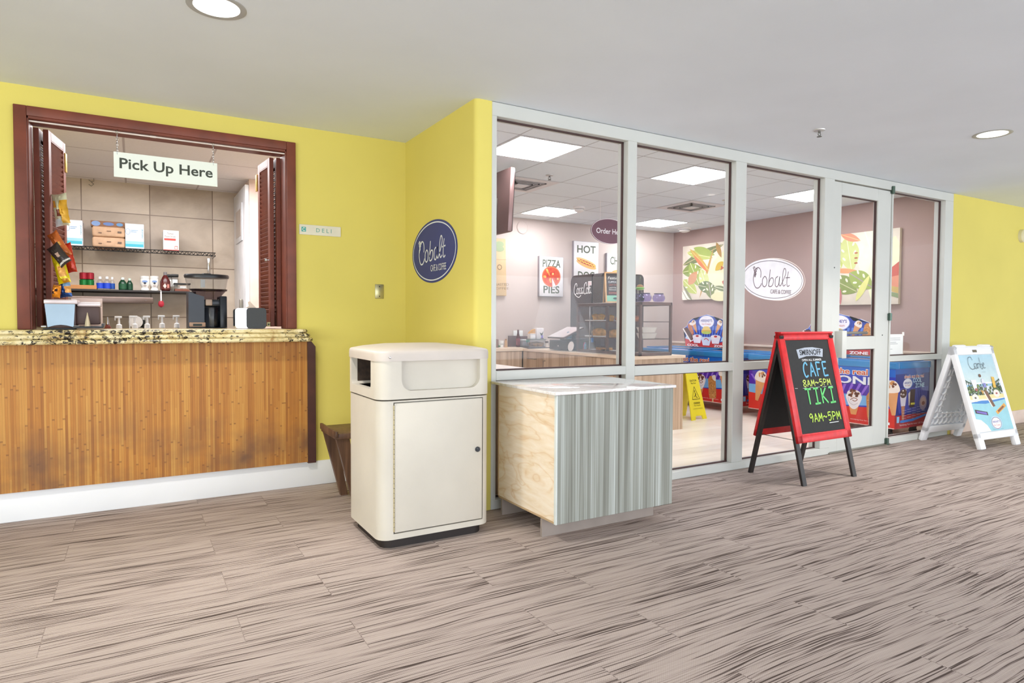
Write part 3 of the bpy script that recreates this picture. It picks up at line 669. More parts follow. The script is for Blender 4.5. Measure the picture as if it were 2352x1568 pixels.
def napkin_small():
    y0 = 4.60; x0 = at(541, 750, 1, y0).x; x1 = at(612, 750, 1, y0).x; z1 = at(600, 707, 1, y0).z
    t = thing('napkin_dispenser', 'small black and chrome napkin dispenser at the right end of the granite top', 'napkin dispenser', ((x0+x1)/2, y0+.06, 1.087))
    xm = x0+(x1-x0)*.36
    bm = NB(); prism(bm, rrect(xm, x1, 1.088, z1, .022), y0, y0+.13, axis=1); obj('body', bm, pm((34, 36, 34), .4, bmp=.3), t, True)
    bm = NB(); prism(bm, rrect(x0, xm+.02, 1.090, z1-.003, .02), y0+.012, y0+.118, axis=1); obj('face_plate', bm, M_chrome, t, True)
    bm = NB(); prism(bm, [((x0+x1)/2-.03, z1-.002), ((x0+x1)/2+.045, z1-.004), ((x0+x1)/2+.03, z1+.012), ((x0+x1)/2+.0, z1+.045), ((x0+x1)/2-.012, z1+.04), ((x0+x1)/2-.006, z1+.012)], y0+.05, y0+.056, axis=1); obj('napkin', bm, pm((224, 202, 184), .9), t, True)
napkin_small()
c = at(619, 745, 1, 4.71); t = thing('power_outlet', 'small cream socket with black slots beside the small napkin dispenser', 'outlet', (c.x, 4.71, c.z-.014))
bm = B(-.017, .017, -.004, .004, .0, .030, .002); obj('cover_plate', bm, pm((222, 214, 150), .5), t); A = Art(); A.ell(-.006, .015, .005, .007, (40, 36, 30), 12); A.ell(.006, .017, .005, .005, (40, 36, 30), 12); A.build('sockets', t, FACE_Y(0, -.0045, 0))

# frozen drink machine on the inner worktop
t = thing('kitchen_worktop', 'low steel worktop behind the service window carrying the drink machine and syrup pumps', 'worktop', (.1, 5.3, 0))
bm = B(-1.4, .92, 4.96, 5.62, .90, .94, .005); obj('top', bm, M_steel, t, True); bm = B(-1.4, .92, 5.0, 5.6, .1, .90); obj('body', bm, pm((150, 146, 142), .4, .5), t, True); bm = B(-1.38, .9, 5.04, 5.56, .0, .1); obj('plinth', bm, M_black, t, True)
def drink_machine():
    Y = 5.16; c = at(475, 745, 1, Y); s = (at(485, 700, 1, Y).x-at(475, 700, 1, Y).x)/10
    t = thing('frozen_drink_machine', 'black countertop frozen drink machine with a clear hopper and jug', 'drink machine', (c.x, Y, .94))
    def X(px): return (px-475)*s
    def Z(py): return at(475, py, 1, Y).z-.94
    bm = NB(); prism(bm, [(X(432), Z(672)), (X(467), Z(682)), (X(467), 0), (X(431), 0)], -.10, .12, axis=1); box(bm, X(503), X(519), -.09, .12, 0, Z(680), .006); box(bm, X(465), X(505), .05, .12, 0, Z(690), .004); box(bm, X(466), X(518), -.06, .1, Z(703), Z(688), .006); box(bm, X(431), X(519), -.13, .14, 0, Z(751), .01)
    obj('housing', bm, pm((30, 34, 42), .3, .2), t)
    bm = NB(); box(bm, X(433), X(469), -.112, -.10, Z(750), Z(740), .004); obj('control_panel', bm, pm((214, 176, 150), .4), t)
    A = Art(); A.rect(X(441), X(461), Z(748), Z(743), (60, 70, 66)); A.build('display', t, FACE_Y(0, -.1125, 0))
    cx = X(476)
    bm = NB(); lathe(bm, [(.115, Z(668)), (.128, Z(664)), (.145, Z(636)), (.142, Z(636)), (.125, Z(664))], (cx, .0, 0), seg=28, sy=.75); obj('hopper', bm, M_clear, t)
    bm = NB(); lathe(bm, [(.123, Z(668)), (.126, Z(664)), (.06, Z(688)), (.03, Z(690)), (0, Z(690))], (cx+.012, 0, 0), seg=28, sy=.7); obj('hopper_base', bm, glass('smoked_plastic', (170, 162, 166), .6), t)
    bm = NB(); lathe(bm, [(.0, Z(628)), (.03, Z(628)), (.035, Z(631)), (.145, Z(631)), (.150, Z(634)), (.147, Z(639)), (0, Z(639))], (cx, 0, 0), seg=28, sy=.76); obj('lid', bm, M_blackplastic, t)
    bm = NB(); box(bm, X(470)-.0, X(485), -.1, -.05, Z(702), Z(688), .006); obj('spout', bm, pm((170, 150, 135), .4), t)
    bm = NB(); lathe(bm, [(.055, Z(751)), (.066, Z(706)), (.063, Z(706)), (.052, Z(749)), (0, Z(749))], (X(487), -.02, 0), seg=20); tube(bm, [(X(500), -.05, Z(712)), (X(508), -.06, Z(716)), (X(506), -.06, Z(738)), (X(499), -.05, Z(742))], .005); obj('jug', bm, M_clear, t)
    bm = NB(); box(bm, X(462), X(472), -.0, .01, Z(660), Z(642)); obj('sticker', bm, M_paper, t)
drink_machine()
# syrup pumps standing in bottles on the worktop
for px, py, big, lab in ((273, 726, 0, 'white syrup pump, leftmost of the row behind the granite'), (309, 725, 1, 'wide white syrup pump beside the wall outlet'), (338, 725, 0, 'white syrup pump just right of the wall outlet'), (372, 724, 0, 'white syrup pump under the hanging pink spoon'), (406, 724, 0, 'white syrup pump, rightmost of the row')):
    Y = 5.3; c = at(px, py, 1, Y); t = thing('syrup_pump', lab, 'pump', (c.x, Y, .94), 0, 'syrup pumps behind the granite top'); h = c.z-.94
    bm = NB(); lathe(bm, [(.034, 0), (.036, .01), (.036, h-.13), (.018, h-.10), (.018, h-.088), (0, h-.088)]); obj('bottle', bm, pm((206, 190, 160), .3), t)
    bm = NB(); lathe(bm, [(.019, h-.09), (.017, h-.06), (.008, h-.055), (.006, h-.012), (0, h-.012)], seg=14); box(bm, -.026 if not big else -.034, .018, -.007, .007, h-.014, h, .003); box(bm, -.026 if not big else -.034, -.02 if not big else -.026, -.005, .005, h-.03 if not big else h-.09, h-.005)
    obj('pump_head', bm, pm((244, 240, 238), .4), t)
t = thing('steel_dish', 'round pale lid standing upright behind the wide syrup pump', 'lid', (at(312, 738, 1, 5.5).x, 5.5, .94)); c = at(312, 730, 1, 5.5)
bm = NB(); lathe(bm, [(.0, 0), (.045, 0), (.045, .004), (0, .006)], M=Matrix.Translation((0, 0, c.z-.94-.03))@Matrix.Rotation(radians(90), 4, 'X')); box(bm, -.01, .01, -.004, .0, 0, c.z-.97, .001, 1); obj('lid', bm, pm((236, 232, 230), .4), t)
t = thing('small_bottle', 'tiny dark capped bottle left of the syrup pumps', 'bottle', (at(247, 745, 1, 5.3).x, 5.3, .94)); c = at(247, 728, 1, 5.3); h = c.z-.94
bm = NB(); lathe(bm, [(.022, 0), (.022, h-.07), (.008, h-.05), (0, h-.05)]); obj('bottle', bm, pm((110, 50, 40), .3), t); bm = NB(); lathe(bm, [(.012, h-.05), (.010, h-.03), (.005, h), (0, h)], seg=12); obj('nozzle', bm, M_chrome, t)
# outlet on the tile wall
c = at(323, 741, 1, 7.24); t = thing('wall_outlet', 'white outlet with a black plug on the kitchen tile wall', 'outlet', (c.x, 7.25, c.z))
bm = B(-.055, .055, -.006, 0, -.06, .06, .003); obj('cover_plate', bm, M_paper, t); bm = NB(); box(bm, -.005, .04, -.05, -.006, -.045, .03, .008); tube(bm, [(.02, -.05, -.02), (.03, -.07, -.08), (.06, -.05, -.2)], .006); obj('plug', bm, M_black, t); bm = B(-.035, -.012, -.012, -.006, -.015, .01, .002); obj('reset_button', bm, pm((150, 60, 50), .5), t)

# shelves in the kitchen
def zshelf(py, px=300, Y=6.95): return at(px, py, 1, Y).z
Zs1 = zshelf(571)
t = thing('wire_shelf', 'black wire shelf high on the tile wall with boxes on it', 'shelf', (.1, 7.1, Zs1))
x0, x1 = -1.0, at(495, 580, 1, 6.9).x; bm = NB()
for z in (-.004, -.034): tube(bm, [(x0, 6.9, Zs1+z), (x1, 6.9, Zs1+z), (x1, 7.22, Zs1+z)], .004, 6)
n = 44
for i in range(n):
    a = x0+(x1-x0)*i/n; b_ = x0+(x1-x0)*(i+1)/n; tube(bm, [(a, 6.9, Zs1-.034), ((a+b_)/2, 6.9, Zs1-.004), (b_, 6.9, Zs1-.034)], .003, 4)
for i in range(60): a = x0+(x1-x0)*i/59; cyl(bm, (a, 6.9, Zs1-.004), (a, 7.24, Zs1-.004), .0025, seg=5)
obj('wire_deck', bm, M_black, t, True)
for xx in (x1-.03,):
    bm = NB(); box(bm, xx-.012, xx+.012, 7.225, 7.245, Zs1-.19, Zs1-.03, .003); tube(bm, [(xx, 6.96, Zs1-.035), (xx, 7.05, Zs1-.075), (xx, 7.22, Zs1-.18)], .008); obj('bracket', bm, M_chrome, t, True)
Zs2 = zshelf(667, 350)
t = thing('lower_shelf', 'black shelf low on the tile wall carrying bottles and cans', 'shelf', (.0, 7.1, Zs2)); x2 = .52
bm = NB(); box(bm, -1.0, x2, 6.92, 7.24, Zs2-.022, Zs2-.001, .003); obj('shelf_board', bm, pm((34, 30, 30), .5), t, True)
t = thing('hood_rail', 'brushed steel rail under the left part of the lower shelf', 'rail', (-.3, 6.8, Zs2-.1))
bm = NB(); za = at(165, 672, 1, 6.8).z; xb = at(352, 680, 1, 6.8).x; box(bm, -1.2, xb, 6.78, 6.90, za-.085, za-.03, .006); cyl(bm, (xb-.06, 6.775, za-.058), (xb-.06, 6.781, za-.058), .006); cyl(bm, (-.25, 6.775, za-.045), (-.25, 6.781, za-.045), .006); box(bm, -1.2, xb-.02, 6.88, 7.24, za-.034, za-.024); obj('rail', bm, pm((120, 104, 98), .35, .6), t, True)
def carton(px0, px1, py0, zb_, Y, d, name, label, col, art=None, cat='box', grp=None):
    x0 = at(px0, 560, 1, Y).x; x1 = at(px1, 560, 1, Y).x; h = at((px0+px1)/2, py0, 1, Y).z-zb_
    t = thing(name, label, cat, ((x0+x1)/2, Y, zb_), 0, grp); w_ = x1-x0
    obj('body', B(-w_/2, w_/2, 0, d, .0, h, .003), pm(col, .7), t)
    if art:
        A = Art(); art(A, w_, h); A.build('print', t, FACE_Y(-w_/2, -.0005, 0))
    return t
def art_teal(A, w_, h):
    A.rect(0, w_, h*.20, h*.30, (150, 205, 222)); A.rect(0, w_*.97, h*.07, h*.19, (60, 178, 200)); A.text('natural', w_*.9, h*.62, h*.35, w_*.09, (60, 150, 180), .01, rot=pi/2)
    A.ring(w_*.14, h*.68, w_*.13, h*.12, w_*.02, (110, 150, 200)); A.rect(w_*.3, w_*.68, h*.72, h*.75, (150, 180, 215)); A.rect(w_*.3, w_*.6, h*.66, h*.69, (150, 180, 215))
carton(150, 190, 505, Zs1, 6.93, .2, 'cup_carton', 'white carton with a teal stripe at the left end of the upper shelf', (238, 242, 246), art_teal)
carton(288, 331, 514, Zs1, 6.93, .2, 'cup_carton', 'white carton with a teal stripe right of the brown paper packs', (234, 240, 245), art_teal)
def art_red(A, w_, h):
    A.rect(w_*.06, w_*.8, h*.50, h*.60, (214, 66, 56)); A.text('Tomco', w_*.45, h*.84, w_*.4, h*.10, (90, 80, 90)); A.text('Plastic Straws', w_*.45, h*.70, w_*.7, h*.09, (120, 110, 116)); A.rect(0, w_, 0, h*.05, (200, 70, 60)); A.rect(w_*.72, w_*.92, h*.08, h*.24, (190, 120, 110)); A.rect(w_*.75, w_*.89, h*.10, h*.20, (245, 240, 238))
carton(375, 411, 529, zshelf(576, 393), 6.93, .18, 'straw_box', 'small white box with a red stripe at the right of the upper shelf', (240, 238, 236), art_red)
def art_brown(A, w_, h): A.ell(w_*.15, h*.5, w_*.13, h*.45, (120, 150, 200)); A.ell(w_*.52, h*.5, w_*.16, h*.3, (90, 120, 180)); A.ell(w_*.85, h*.5, w_*.1, h*.3, (90, 140, 190))
Zp = Zs1+.001; zp1 = zshelf(544, 250); zp2 = zshelf(520, 250); zp3 = zshelf(508, 250)
carton(209, 287, 508, zp2, 6.98, .2, 'cardboard_box', 'flat brown cardboard box with blue logos on top of the paper packs', (142, 102, 76), art_brown)
def pack(z0, z1, label):
    x0 = at(211, 560, 1, 6.95).x; x1 = at(287, 560, 1, 6.95).x; t = thing('paper_pack', label, 'pack', ((x0+x1)/2, 6.95, z0), 0, 'brown paper packs on the upper shelf'); w_ = x1-x0
    bm = B(-w_/2, w_/2, 0, .22, 0.001, z1-z0-.001, .018, 3)
    for v in bm.verts: v.co += Vector((sin(v.co.z*90)*.003, cos(v.co.x*60)*.003, 0))
    obj('wrapping', bm, pm((206, 168, 136), .7, var=.08, vs=14), t); A = Art(); A.rect(w_*.2, w_*.3, .03, .038, (120, 90, 70)); A.rect(w_*.45, w_*.58, .05, .056, (120, 90, 70)); A.rect(w_*.78, w_*.9, .04, .055, (100, 78, 64)); A.build('print', t, FACE_Y(-w_/2, -.004, 0))
pack(Zp, zp1, 'brown paper pack, lower of the two on the upper shelf'); pack(zp1, zp2, 'brown paper pack, upper of the two, under the cardboard box')
# items on the lower shelf
def bottle(px, pyt, pyb, wpx, prof, col, label, capcol, lab=None, name='bottle', Y=7.0, grp=None, z=None, clear=False, artf=None):
    cb = at(px, pyb, 1, Y); ct = at(px, pyt, 1, Y); z0 = Zs2 if z is None else z; h = ct.z-z0; r = (at(px+wpx/2, pyb, 1, Y).x-cb.x)
    t = thing(name, label, 'bottle', (cb.x, Y, z0), 0, grp)
    body = [(a*r, b_*h) for a, b_ in prof if b_ < .86]; topr = body[-1][0]
    bm = NB(); lathe(bm, body+[(0, body[-1][1])], seg=20); obj('body', bm, M_clear if clear else pm(col, .25), t)
    bm = NB(); lathe(bm, [(topr*1.1, body[-1][1]), (topr*1.1, h), (0, h)], seg=16); obj('cap', bm, pm(capcol, .4), t)
    if lab:
        c, a, b_, q = lab; bm = NB(); lathe(bm, [(q*r*1.01, a*h), (q*r*1.01, b_*h)], seg=20); obj('label', bm, pm(c, .5), t)
    if artf: A = Art(); artf(A, r, h); A.build('print', t, FACE_Y(0, -r*1.03, 0))
    return t
PL = [(.95, 0), (1, .05), (1, .5), (.8, .65), (.45, .78), (.4, .82)]
g1 = 'water bottles with blue labels on the lower shelf'
bottle(230, 635, 667, 17, PL, (220, 228, 235), 'clear bottle with a blue label, leftmost of the blue labelled ones', (240, 240, 240), ((30, 70, 200), .08, .5, 1.0), 'water_bottle', 6.98, g1, clear=True)
bottle(246, 635, 667, 17, PL, (220, 228, 235), 'clear bottle with a blue label, middle of the blue labelled ones', (240, 240, 240), ((30, 70, 200), .08, .5, 1.0), 'water_bottle', 6.98, g1, clear=True)
bottle(258, 636, 667, 13, PL, (220, 228, 235), 'clear bottle with a blue label, partly hidden at the right of the blue labelled ones', (240, 240, 240), ((40, 90, 180), .08, .5, 1.0), 'water_bottle', 7.06, g1, clear=True)
g2 = 'green bottles on the lower shelf'
bottle(282, 637, 668, 19, PL, (18, 60, 40), 'dark green bottle, left of the two green ones', (225, 235, 228), ((28, 84, 54), .08, .5, 1.0), 'green_bottle', 6.98, g2)
bottle(298, 639, 669, 15, PL, (18, 60, 40), 'dark green bottle with a pale cap, right of the two green ones', (205, 225, 215), ((24, 72, 48), .08, .5, 1.0), 'green_bottle', 7.03, g2)
def art_syr(A, r, h): A.ell(0, h*.62, r*.55, h*.08, (120, 150, 200)); A.ell(0, h*.5, r*.25, h*.07, (40, 50, 70)); A.rect(-r*.3, r*.3, h*.3, h*.34, (120, 80, 70))
PW = [(.85, 0), (.9, .05), (.65, .2), (1, .45), (.95, .75), (.85, .85)]
g3 = 'white squeeze bottles on the lower shelf'
bottle(333, 634, 669, 23, PW, (240, 238, 234), 'white squeeze bottle, left of the two', (236, 234, 232), None, 'squeeze_bottle', 6.98, g3, artf=art_syr)
bottle(355, 634, 670, 21, PW, (240, 238, 234), 'white squeeze bottle, right of the two, beside the dark brown one', (236, 234, 232), None, 'squeeze_bottle', 6.98, g3, artf=art_syr)
bottle(380, 625, 671, 24, [(.8, 0), (1, .06), (1, .5), (.6, .72), (.32, .84)], (84, 24, 24), 'dark brown syrup bottle with a diamond label on the lower shelf', (120, 116, 120), ((96, 40, 36), .1, .42, 1.0), 'syrup_bottle', 6.97, artf=lambda A, r, h: (A.poly([(-r*.5, h*.25), (-r*.1, h*.12), (r*.2, h*.25), (-r*.1, h*.4)], (225, 200, 195)), A.rect(r*.3, r*.7, h*.15, h*.35, (190, 120, 110))))
g4 = 'clear jars with black lids on the lower shelf'
for px, lb in ((389, 'clear jar with a black lid partly behind the dark syrup bottle'), (403, 'clear jar with a black lid right of the dark syrup bottle')):
    c = at(px, 668, 1, 7.08); t = thing('glass_jar', lb, 'jar', (c.x, 7.17, Zs2), 0, g4); h = at(px, 629, 1, 7.12).z-Zs2
    obj('jar', B(-.030, .030, -.030, .030, 0, h-.03, .01), M_clear, t); obj('lid', B(-.032, .032, -.032, .032, h-.03, h, .006), M_black, t); obj('label', B(-.024, .022, -.0315, -.0305, h*.3, h*.7), M_paper, t)
c = at(419, 668, 1, 6.98); t = thing('clear_container', 'low clear container with a black rim at the right of the lower shelf', 'container', (c.x, 6.98, Zs2)); h = at(419, 650, 1, 6.98).z-Zs2
obj('tub', B(-.068, .068, 0, .14, 0, h-.012, .004), M_clear, t); obj('rim', B(-.072, .072, -.004, .144, h-.012, h, .002), M_black, t); obj('contents', B(-.064, .064, .004, .136, .002, h*.3), pm((150, 90, 72), .8), t)
obj('sticker', B(-.02, .03, -.0055, -.0045, h*.45, h*.6), M_paper, t)
a = at(150, 668, 1, 6.96); b_ = at(222, 660, 1, 6.96); t = thing('cardboard_tray', 'low brown cardboard tray under the drink cans on the lower shelf', 'tray', (a.x, 6.96, Zs2)); hz = at(200, 654.5, 1, 6.96).z-Zs2
obj('tray', B(0, b_.x-a.x, 0, .2, 0, hz, .002, 1), pm((190, 132, 82), .8), t)
for k, (px, top, bot, col, lb) in enumerate(((192, 625, 641, (158, 36, 52), 'red drink can, upper left of the four wrapped cans'), (207, 625, 641, (158, 36, 52), 'red drink can, upper right of the four wrapped cans'), (192, 641, 654.5, (30, 120, 60), 'green drink can, lower left of the four wrapped cans'), (207, 641, 654.5, (30, 120, 60), 'green drink can, lower right of the four wrapped cans'))):
    c = at(px, bot, 1, 7.02); z0 = Zs2+hz if k > 1 else Zs2+hz+(at(px, 641, 1, 7.02).z-at(px, 654.5, 1, 7.02).z); h = at(px, top, 1, 7.02).z-at(px, bot, 1, 7.02).z
    t = thing('drink_can', lb, 'can', (c.x, 7.02, z0), 0, 'drink cans on the cardboard tray'); bm = NB(); lathe(bm, [(.026, .0), (.032, .004), (.032, h-.006), (.026, h-.001), (0, h-.001)], seg=20); obj('can', bm, pm(col, .3, .4), t)
    if k == 0: pass
t = thing('hanging_spoon', 'white handled spoon with a red bowl hanging from the lower shelf', 'spoon', (at(370, 690, 1, 6.9).x, 6.9, Zs2-.02)); z1 = at(370, 706, 1, 6.9).z-(Zs2-.02)
bm = NB(); box(bm, -.006, .006, -.006, 0, z1+.05, .01, .002); tube(bm, [(0, -.003, .01), (0, .01, .024), (0, .02, .02)], .003); obj('handle', bm, pm((240, 232, 232), .4), t)
bm = NB(); lathe(bm, [(0, -.0), (.02, .012), (.026, .035), (.018, .06), (0, .065)], (.0, 0, z1), sy=.45); obj('bowl', bm, pm((176, 40, 58), .4), t)
c = at(212, 418, 2, 2.45); t = thing('ceiling_hook', 'small steel s hook hanging from the kitchen ceiling near the tile wall', 'hook', (c.x, min(c.y, 7.2), 2.45))
bm = NB(); tube(bm, [(.02, 0, 0), (.022, 0, -.02), (0, 0, -.03), (-.02, 0, -.015)], .004); tube(bm, [(0, 0, -.03), (.018, 0, -.05), (.0, 0, -.07), (-.02, 0, -.055)], .004); obj('hook', bm, M_steel, t)
# white tall cabinet face at the right of the kitchen
t = thing('white_refrigerator', 'tall white cabinet door with a framed panel at the right of the kitchen', 'cabinet', (.93, 6.8, 0))
obj('body', B(.905, .939, 6.46, 7.24, .0, 2.40, .004), pm((238, 238, 242), .35), t, True)
obj('panel_frame', B(.895, .905, 6.62, 7.05, 1.90, 2.26, .003), pm((226, 226, 230), .4), t, True); obj('door_window', B(.893, .897, 6.68, 6.99, 1.95, 2.21, .001, 1), pm((190, 176, 168), .3), t, True)
obj('handle', B(.872, .9, 6.62, 6.66, 1.18, 1.34, .006), M_steel, t, True)
t = thing('ceiling_lamp', 'round flush ceiling lamp just visible over the service window', 'ceiling light', (at(212, 296, 2, 2.45).x, at(212, 296, 2, 2.45).y, 2.45))
bm = NB(); lathe(bm, [(.11, 0), (.11, -.004), (.08, -.008), (0, -.008)], seg=28); obj('lamp_shade', bm, emitter((255, 236, 214), 2.5, 'warm_lamp_glow'), t)

# ------------------------------------------------------------------ things on the yellow walls
t = thing('deli_sign', 'narrow cream sign reading DELI on the yellow wall', 'sign', (1.12, YA, 1.76))
obj('plate', B(.978, 1.261, YA-.008, YA, 1.730, 1.799, .0015, 1), pm((222, 216, 196), .5), t, True)
A = Art(); A.rect(.992, 1.022, 1.750, 1.782, (60, 160, 150)); A.text('C', 1.007, 1.766, .017, .024, (225, 230, 215), .02); A.text('D E L I', 1.143, 1.765, .105, .027, (110, 165, 150), .005); A.build('lettering', t, FACE_Y(0, YA-.0082, 0), True)
t = thing('blank_wall_plate', 'small steel blank plate on the yellow wall left of the inner corner', 'wall plate', (1.542, YA, 1.356))
obj('plate', B(-.033, .033, -.006, 0, -.052, .052, .003), pm((186, 180, 140), .3, .8), t); bm = NB()
for z in (-.035, .035): cyl(bm, (0, -.0075, z), (0, -.005, z), .0045)
obj('screw', bm, M_black, t)
t = thing('oval_logo_sign', 'oval dark blue sign reading Cobalt Cafe & Coffee on the yellow return wall', 'sign', (XC, 4.02, 1.612)); ra, rb = .374, .210
bm = NB(); prism(bm, [(ra*cos(2*pi*i/72), rb*sin(2*pi*i/72)) for i in range(72)], -.003, 0, axis=0); obj('board', bm, pm((40, 54, 128), .5, var=.03), t)
A = Art(); A.ring(0, 0, ra*.955, rb*.935, .008, (225, 230, 240), 72); cobalt(A, -.255, -.075, .455, .165, (228, 232, 240), .0095); A.text('CAFE & COFFEE', .095, -.112, .25, .044, (228, 232, 240), .0); A.build('lettering', t, plane_M((-.0035, 0, 0), (0, -1, 0), (0, 0, 1)))

# ------------------------------------------------------------------ trash can
t = thing('trash_can', 'large cream litter bin with a hinged front door and hooded top', 'trash can', (1.345, 3.33, 0))
X0, X1, Y0_, Y1_ = 1.033, 1.660, 3.050, 3.585
bm = NB(); prism(bm, rrect(X0, X1, Y0_, Y1_, .065), .05, .748)
cut = B(1.108, 1.612, Y0_-.02, Y0_+.035, .079, .741)
bm = boolean(bm, cut); obj('body', bm, M_trash, t, True)
bm = B(1.113, 1.607, Y0_-.001, Y0_+.006, .084, .736, .004); obj('door', bm, M_trash, t, True)
dr = [o for o in t.children if o.name.startswith('door')][0]
def sub(name, bm, mat, parent_part, root):
    bmesh.ops.translate(bm, vec=-root.location, verts=bm.verts); return obj(name, bm, mat, parent_part)
bm = NB(); lathe(bm, [(.0, 0), (.014, 0), (.014, .006), (.009, .014), (0, .014)], M=Matrix.Translation((1.578, Y0_-.001, .462))@Matrix.Rotation(radians(90), 4, 'X')); sub('knob', bm, pm((46, 50, 58), .4), dr, t)
bm = NB()
for i in range(26): cyl(bm, (1.1095, Y0_-.002, .092+i*.0245), (1.1095, Y0_-.002, .092+i*.0245+.022), .0035, seg=8)
obj('hinge', bm, pm((190, 178, 140), .4, .5), t, True)
bm = NB(); prism(bm, rrect(X0+.03, X1-.03, Y0_+.03, Y1_-.03, .06), 0, .052); obj('base', bm, pm((38, 30, 28), .6), t, True)['label'] = 'black plastic base'
bm = NB(); prism(bm, rrect(X0+.05, X1-.05, Y0_+.05, Y1_-.05, .05), .745, .757); obj('neck', bm, pm((70, 58, 48), .7), t, True)
# hood with side openings and a scooped front
H0, H1 = .755, .950; e = .004
bm = NB(); prism(bm, rrect(X0-e, X1+e, Y0_-e, Y1_+e, .07, 8), H0, H1)
cut = NB(); prism(cut, rrect(Y0_+.115, Y1_-.085, .800, 1.1, .025), X0-.1, X1+.1, axis=0); bm = boolean(bm, cut)
cut = NB(); sc_ = rrect(1.150, 1.590, .795, 1.15, .055, 8); prism(cut, sc_, Y0_-.08, Y0_+.030, axis=1); bm = boolean(bm, cut)
bmesh.ops.recalc_face_normals(bm, faces=bm.faces)
obj('hood', bm, M_trash, t, True, smooth=40)
bm = NB(); box(bm, X0+.03, X1-.03, Y1_-.088, Y1_-.084, .797, .948); box(bm, X0+.03, X1-.03, Y0_+.112, Y0_+.116, .797, .948); box(bm, X0+.03, X1-.03, Y0_+.112, Y1_-.084, .797, .800); box(bm, X0+.19, X0+.20, Y0_+.114, Y1_-.086, .80, .948); obj('shaded_inside', bm, pm((58, 44, 34), .8, var=.3, vs=40), t, True)['label'] = 'dark inside of the bin'  # shade inside the bin and its brown contents put into one dark colour
bm = NB(); lp = rrect(X0-.008, X1+.008, Y0_-.008, Y1_+.008, .075, 8); cxm, cym = (X0+X1)/2, (Y0_+Y1_)/2
rings = []
for k, zz in ((1, .946), (1.0, .980), (.992, .992), (.97, .998), (.80, 1.010), (.5, 1.022), (.2, 1.026)): rings.append([bm.verts.new((cxm+(x-cxm)*k, cym+(y-cym)*k, zz)) for x, y in lp])
for a, b_ in zip(rings, rings[1:]):
    for i in range(len(a)): j = (i+1) % len(a); bm.faces.new((a[i], a[j], b_[j], b_[i]))
bm.faces.new(rings[0]); bm.faces.new(rings[-1]); bmesh.ops.recalc_face_normals(bm, faces=bm.faces); obj('lid', bm, M_lid, t, True, smooth=50)
bm = NB(); lathe(bm, [(0, 0), (.006, 0), (.004, .003), (0, .004)], M=Matrix.Translation((X0+.055, Y0_-.008, .965))@Matrix.Rotation(radians(90), 4, 'X')); obj('screw', bm, M_chrome, t, True)

# wooden stand behind the bin
t = thing('wooden_stand', 'dark wooden stand with splayed legs, mostly hidden behind the cream litter bin', 'stand', (1.35, 4.05, 0))
bm = B(1.040, 1.44, 3.86, 4.22, .425, .462, .006); obj('top', bm, M_stand, t, True)
bm = NB(); box(bm, 1.035, 1.052, 3.85, 4.23, .44, .478, .004); obj('raised_edge', bm, M_stand, t, True)
for yy in (3.87, 4.17):
    bm = NB(); prism(bm, [(1.045, .43), (1.125, .43), (1.20, 0), (1.155, 0)], yy, yy+.035, axis=1); obj('leg', bm, M_stand, t, True)
    bm = NB(); prism(bm, [(1.44, .43), (1.36, .43), (1.30, 0), (1.345, 0)], yy, yy+.035, axis=1); obj('leg', bm, M_stand, t, True)
bm = B(1.12, 1.36, 3.88, 3.90, .14, .19, .003); obj('stretcher', bm, M_stand, t, True)

# ------------------------------------------------------------------ marble topped cabinet
t = thing('condiment_cabinet', 'marble topped cabinet with grey striped front and plywood side beside the litter bin', 'cabinet', (2.26, 3.0, 0))
CX0, CX1, CY0, CY1 = 1.866, 2.672, 2.722, 3.335
obj('side_panel', B(CX0-.0, CX0+.016, CY0+.012, CY1, .098, .768, .0015, 1), M_ply, t, True)['label'] = 'bare plywood side panel'
obj('side_panel', B(CX1-.016, CX1, CY0+.012, CY1, .098, .768, .0015, 1), M_laminate, t, True)
obj('front_panel', B(CX0-.004, CX1, CY0-.006, CY0+.012, .098, .768, .0015, 1), M_laminate, t, True)
bm = B(CX0+.016, CX1-.016, CY0+.012, CY1-.01, .098, .115); box(bm, CX0+.016, CX1-.016, CY1-.01, CY1, .098, .768); obj('carcass', bm, M_ply, t, True)
bm = NB(); ed = .010; box(bm, CX0-.003, CX0+.0, CY0+.012, CY1, .098, .098+ed); box(bm, CX0-.003, CX0, CY1-ed, CY1, .098, .768); obj('edge_trim', bm, pm((188, 160, 124), .5), t, True)
obj('corner_strip', B(CX0-.007, CX0+.002, CY0-.007, CY0+.012, .098, .768, .0015, 1), pm((220, 224, 220), .4), t, True)
obj('top', B(CX0-.022, CX1+.012, CY0-.018, CY1+.05, .770, .786, .003), M_marble, t, True)['label'] = 'glossy white marble top'
bm = NB(); kx1 = 2.640
box(bm, CX0-.01, kx1, 2.838, 2.856, 0, .098, .001, 1); box(bm, kx1-.012, kx1+.006, 2.84, 3.30, 0, .098, .001, 1); box(bm, CX0, kx1, 3.285, 3.30, 0, .098)
obj('toe_kick', bm, pm((150, 138, 130), .6), t, True)

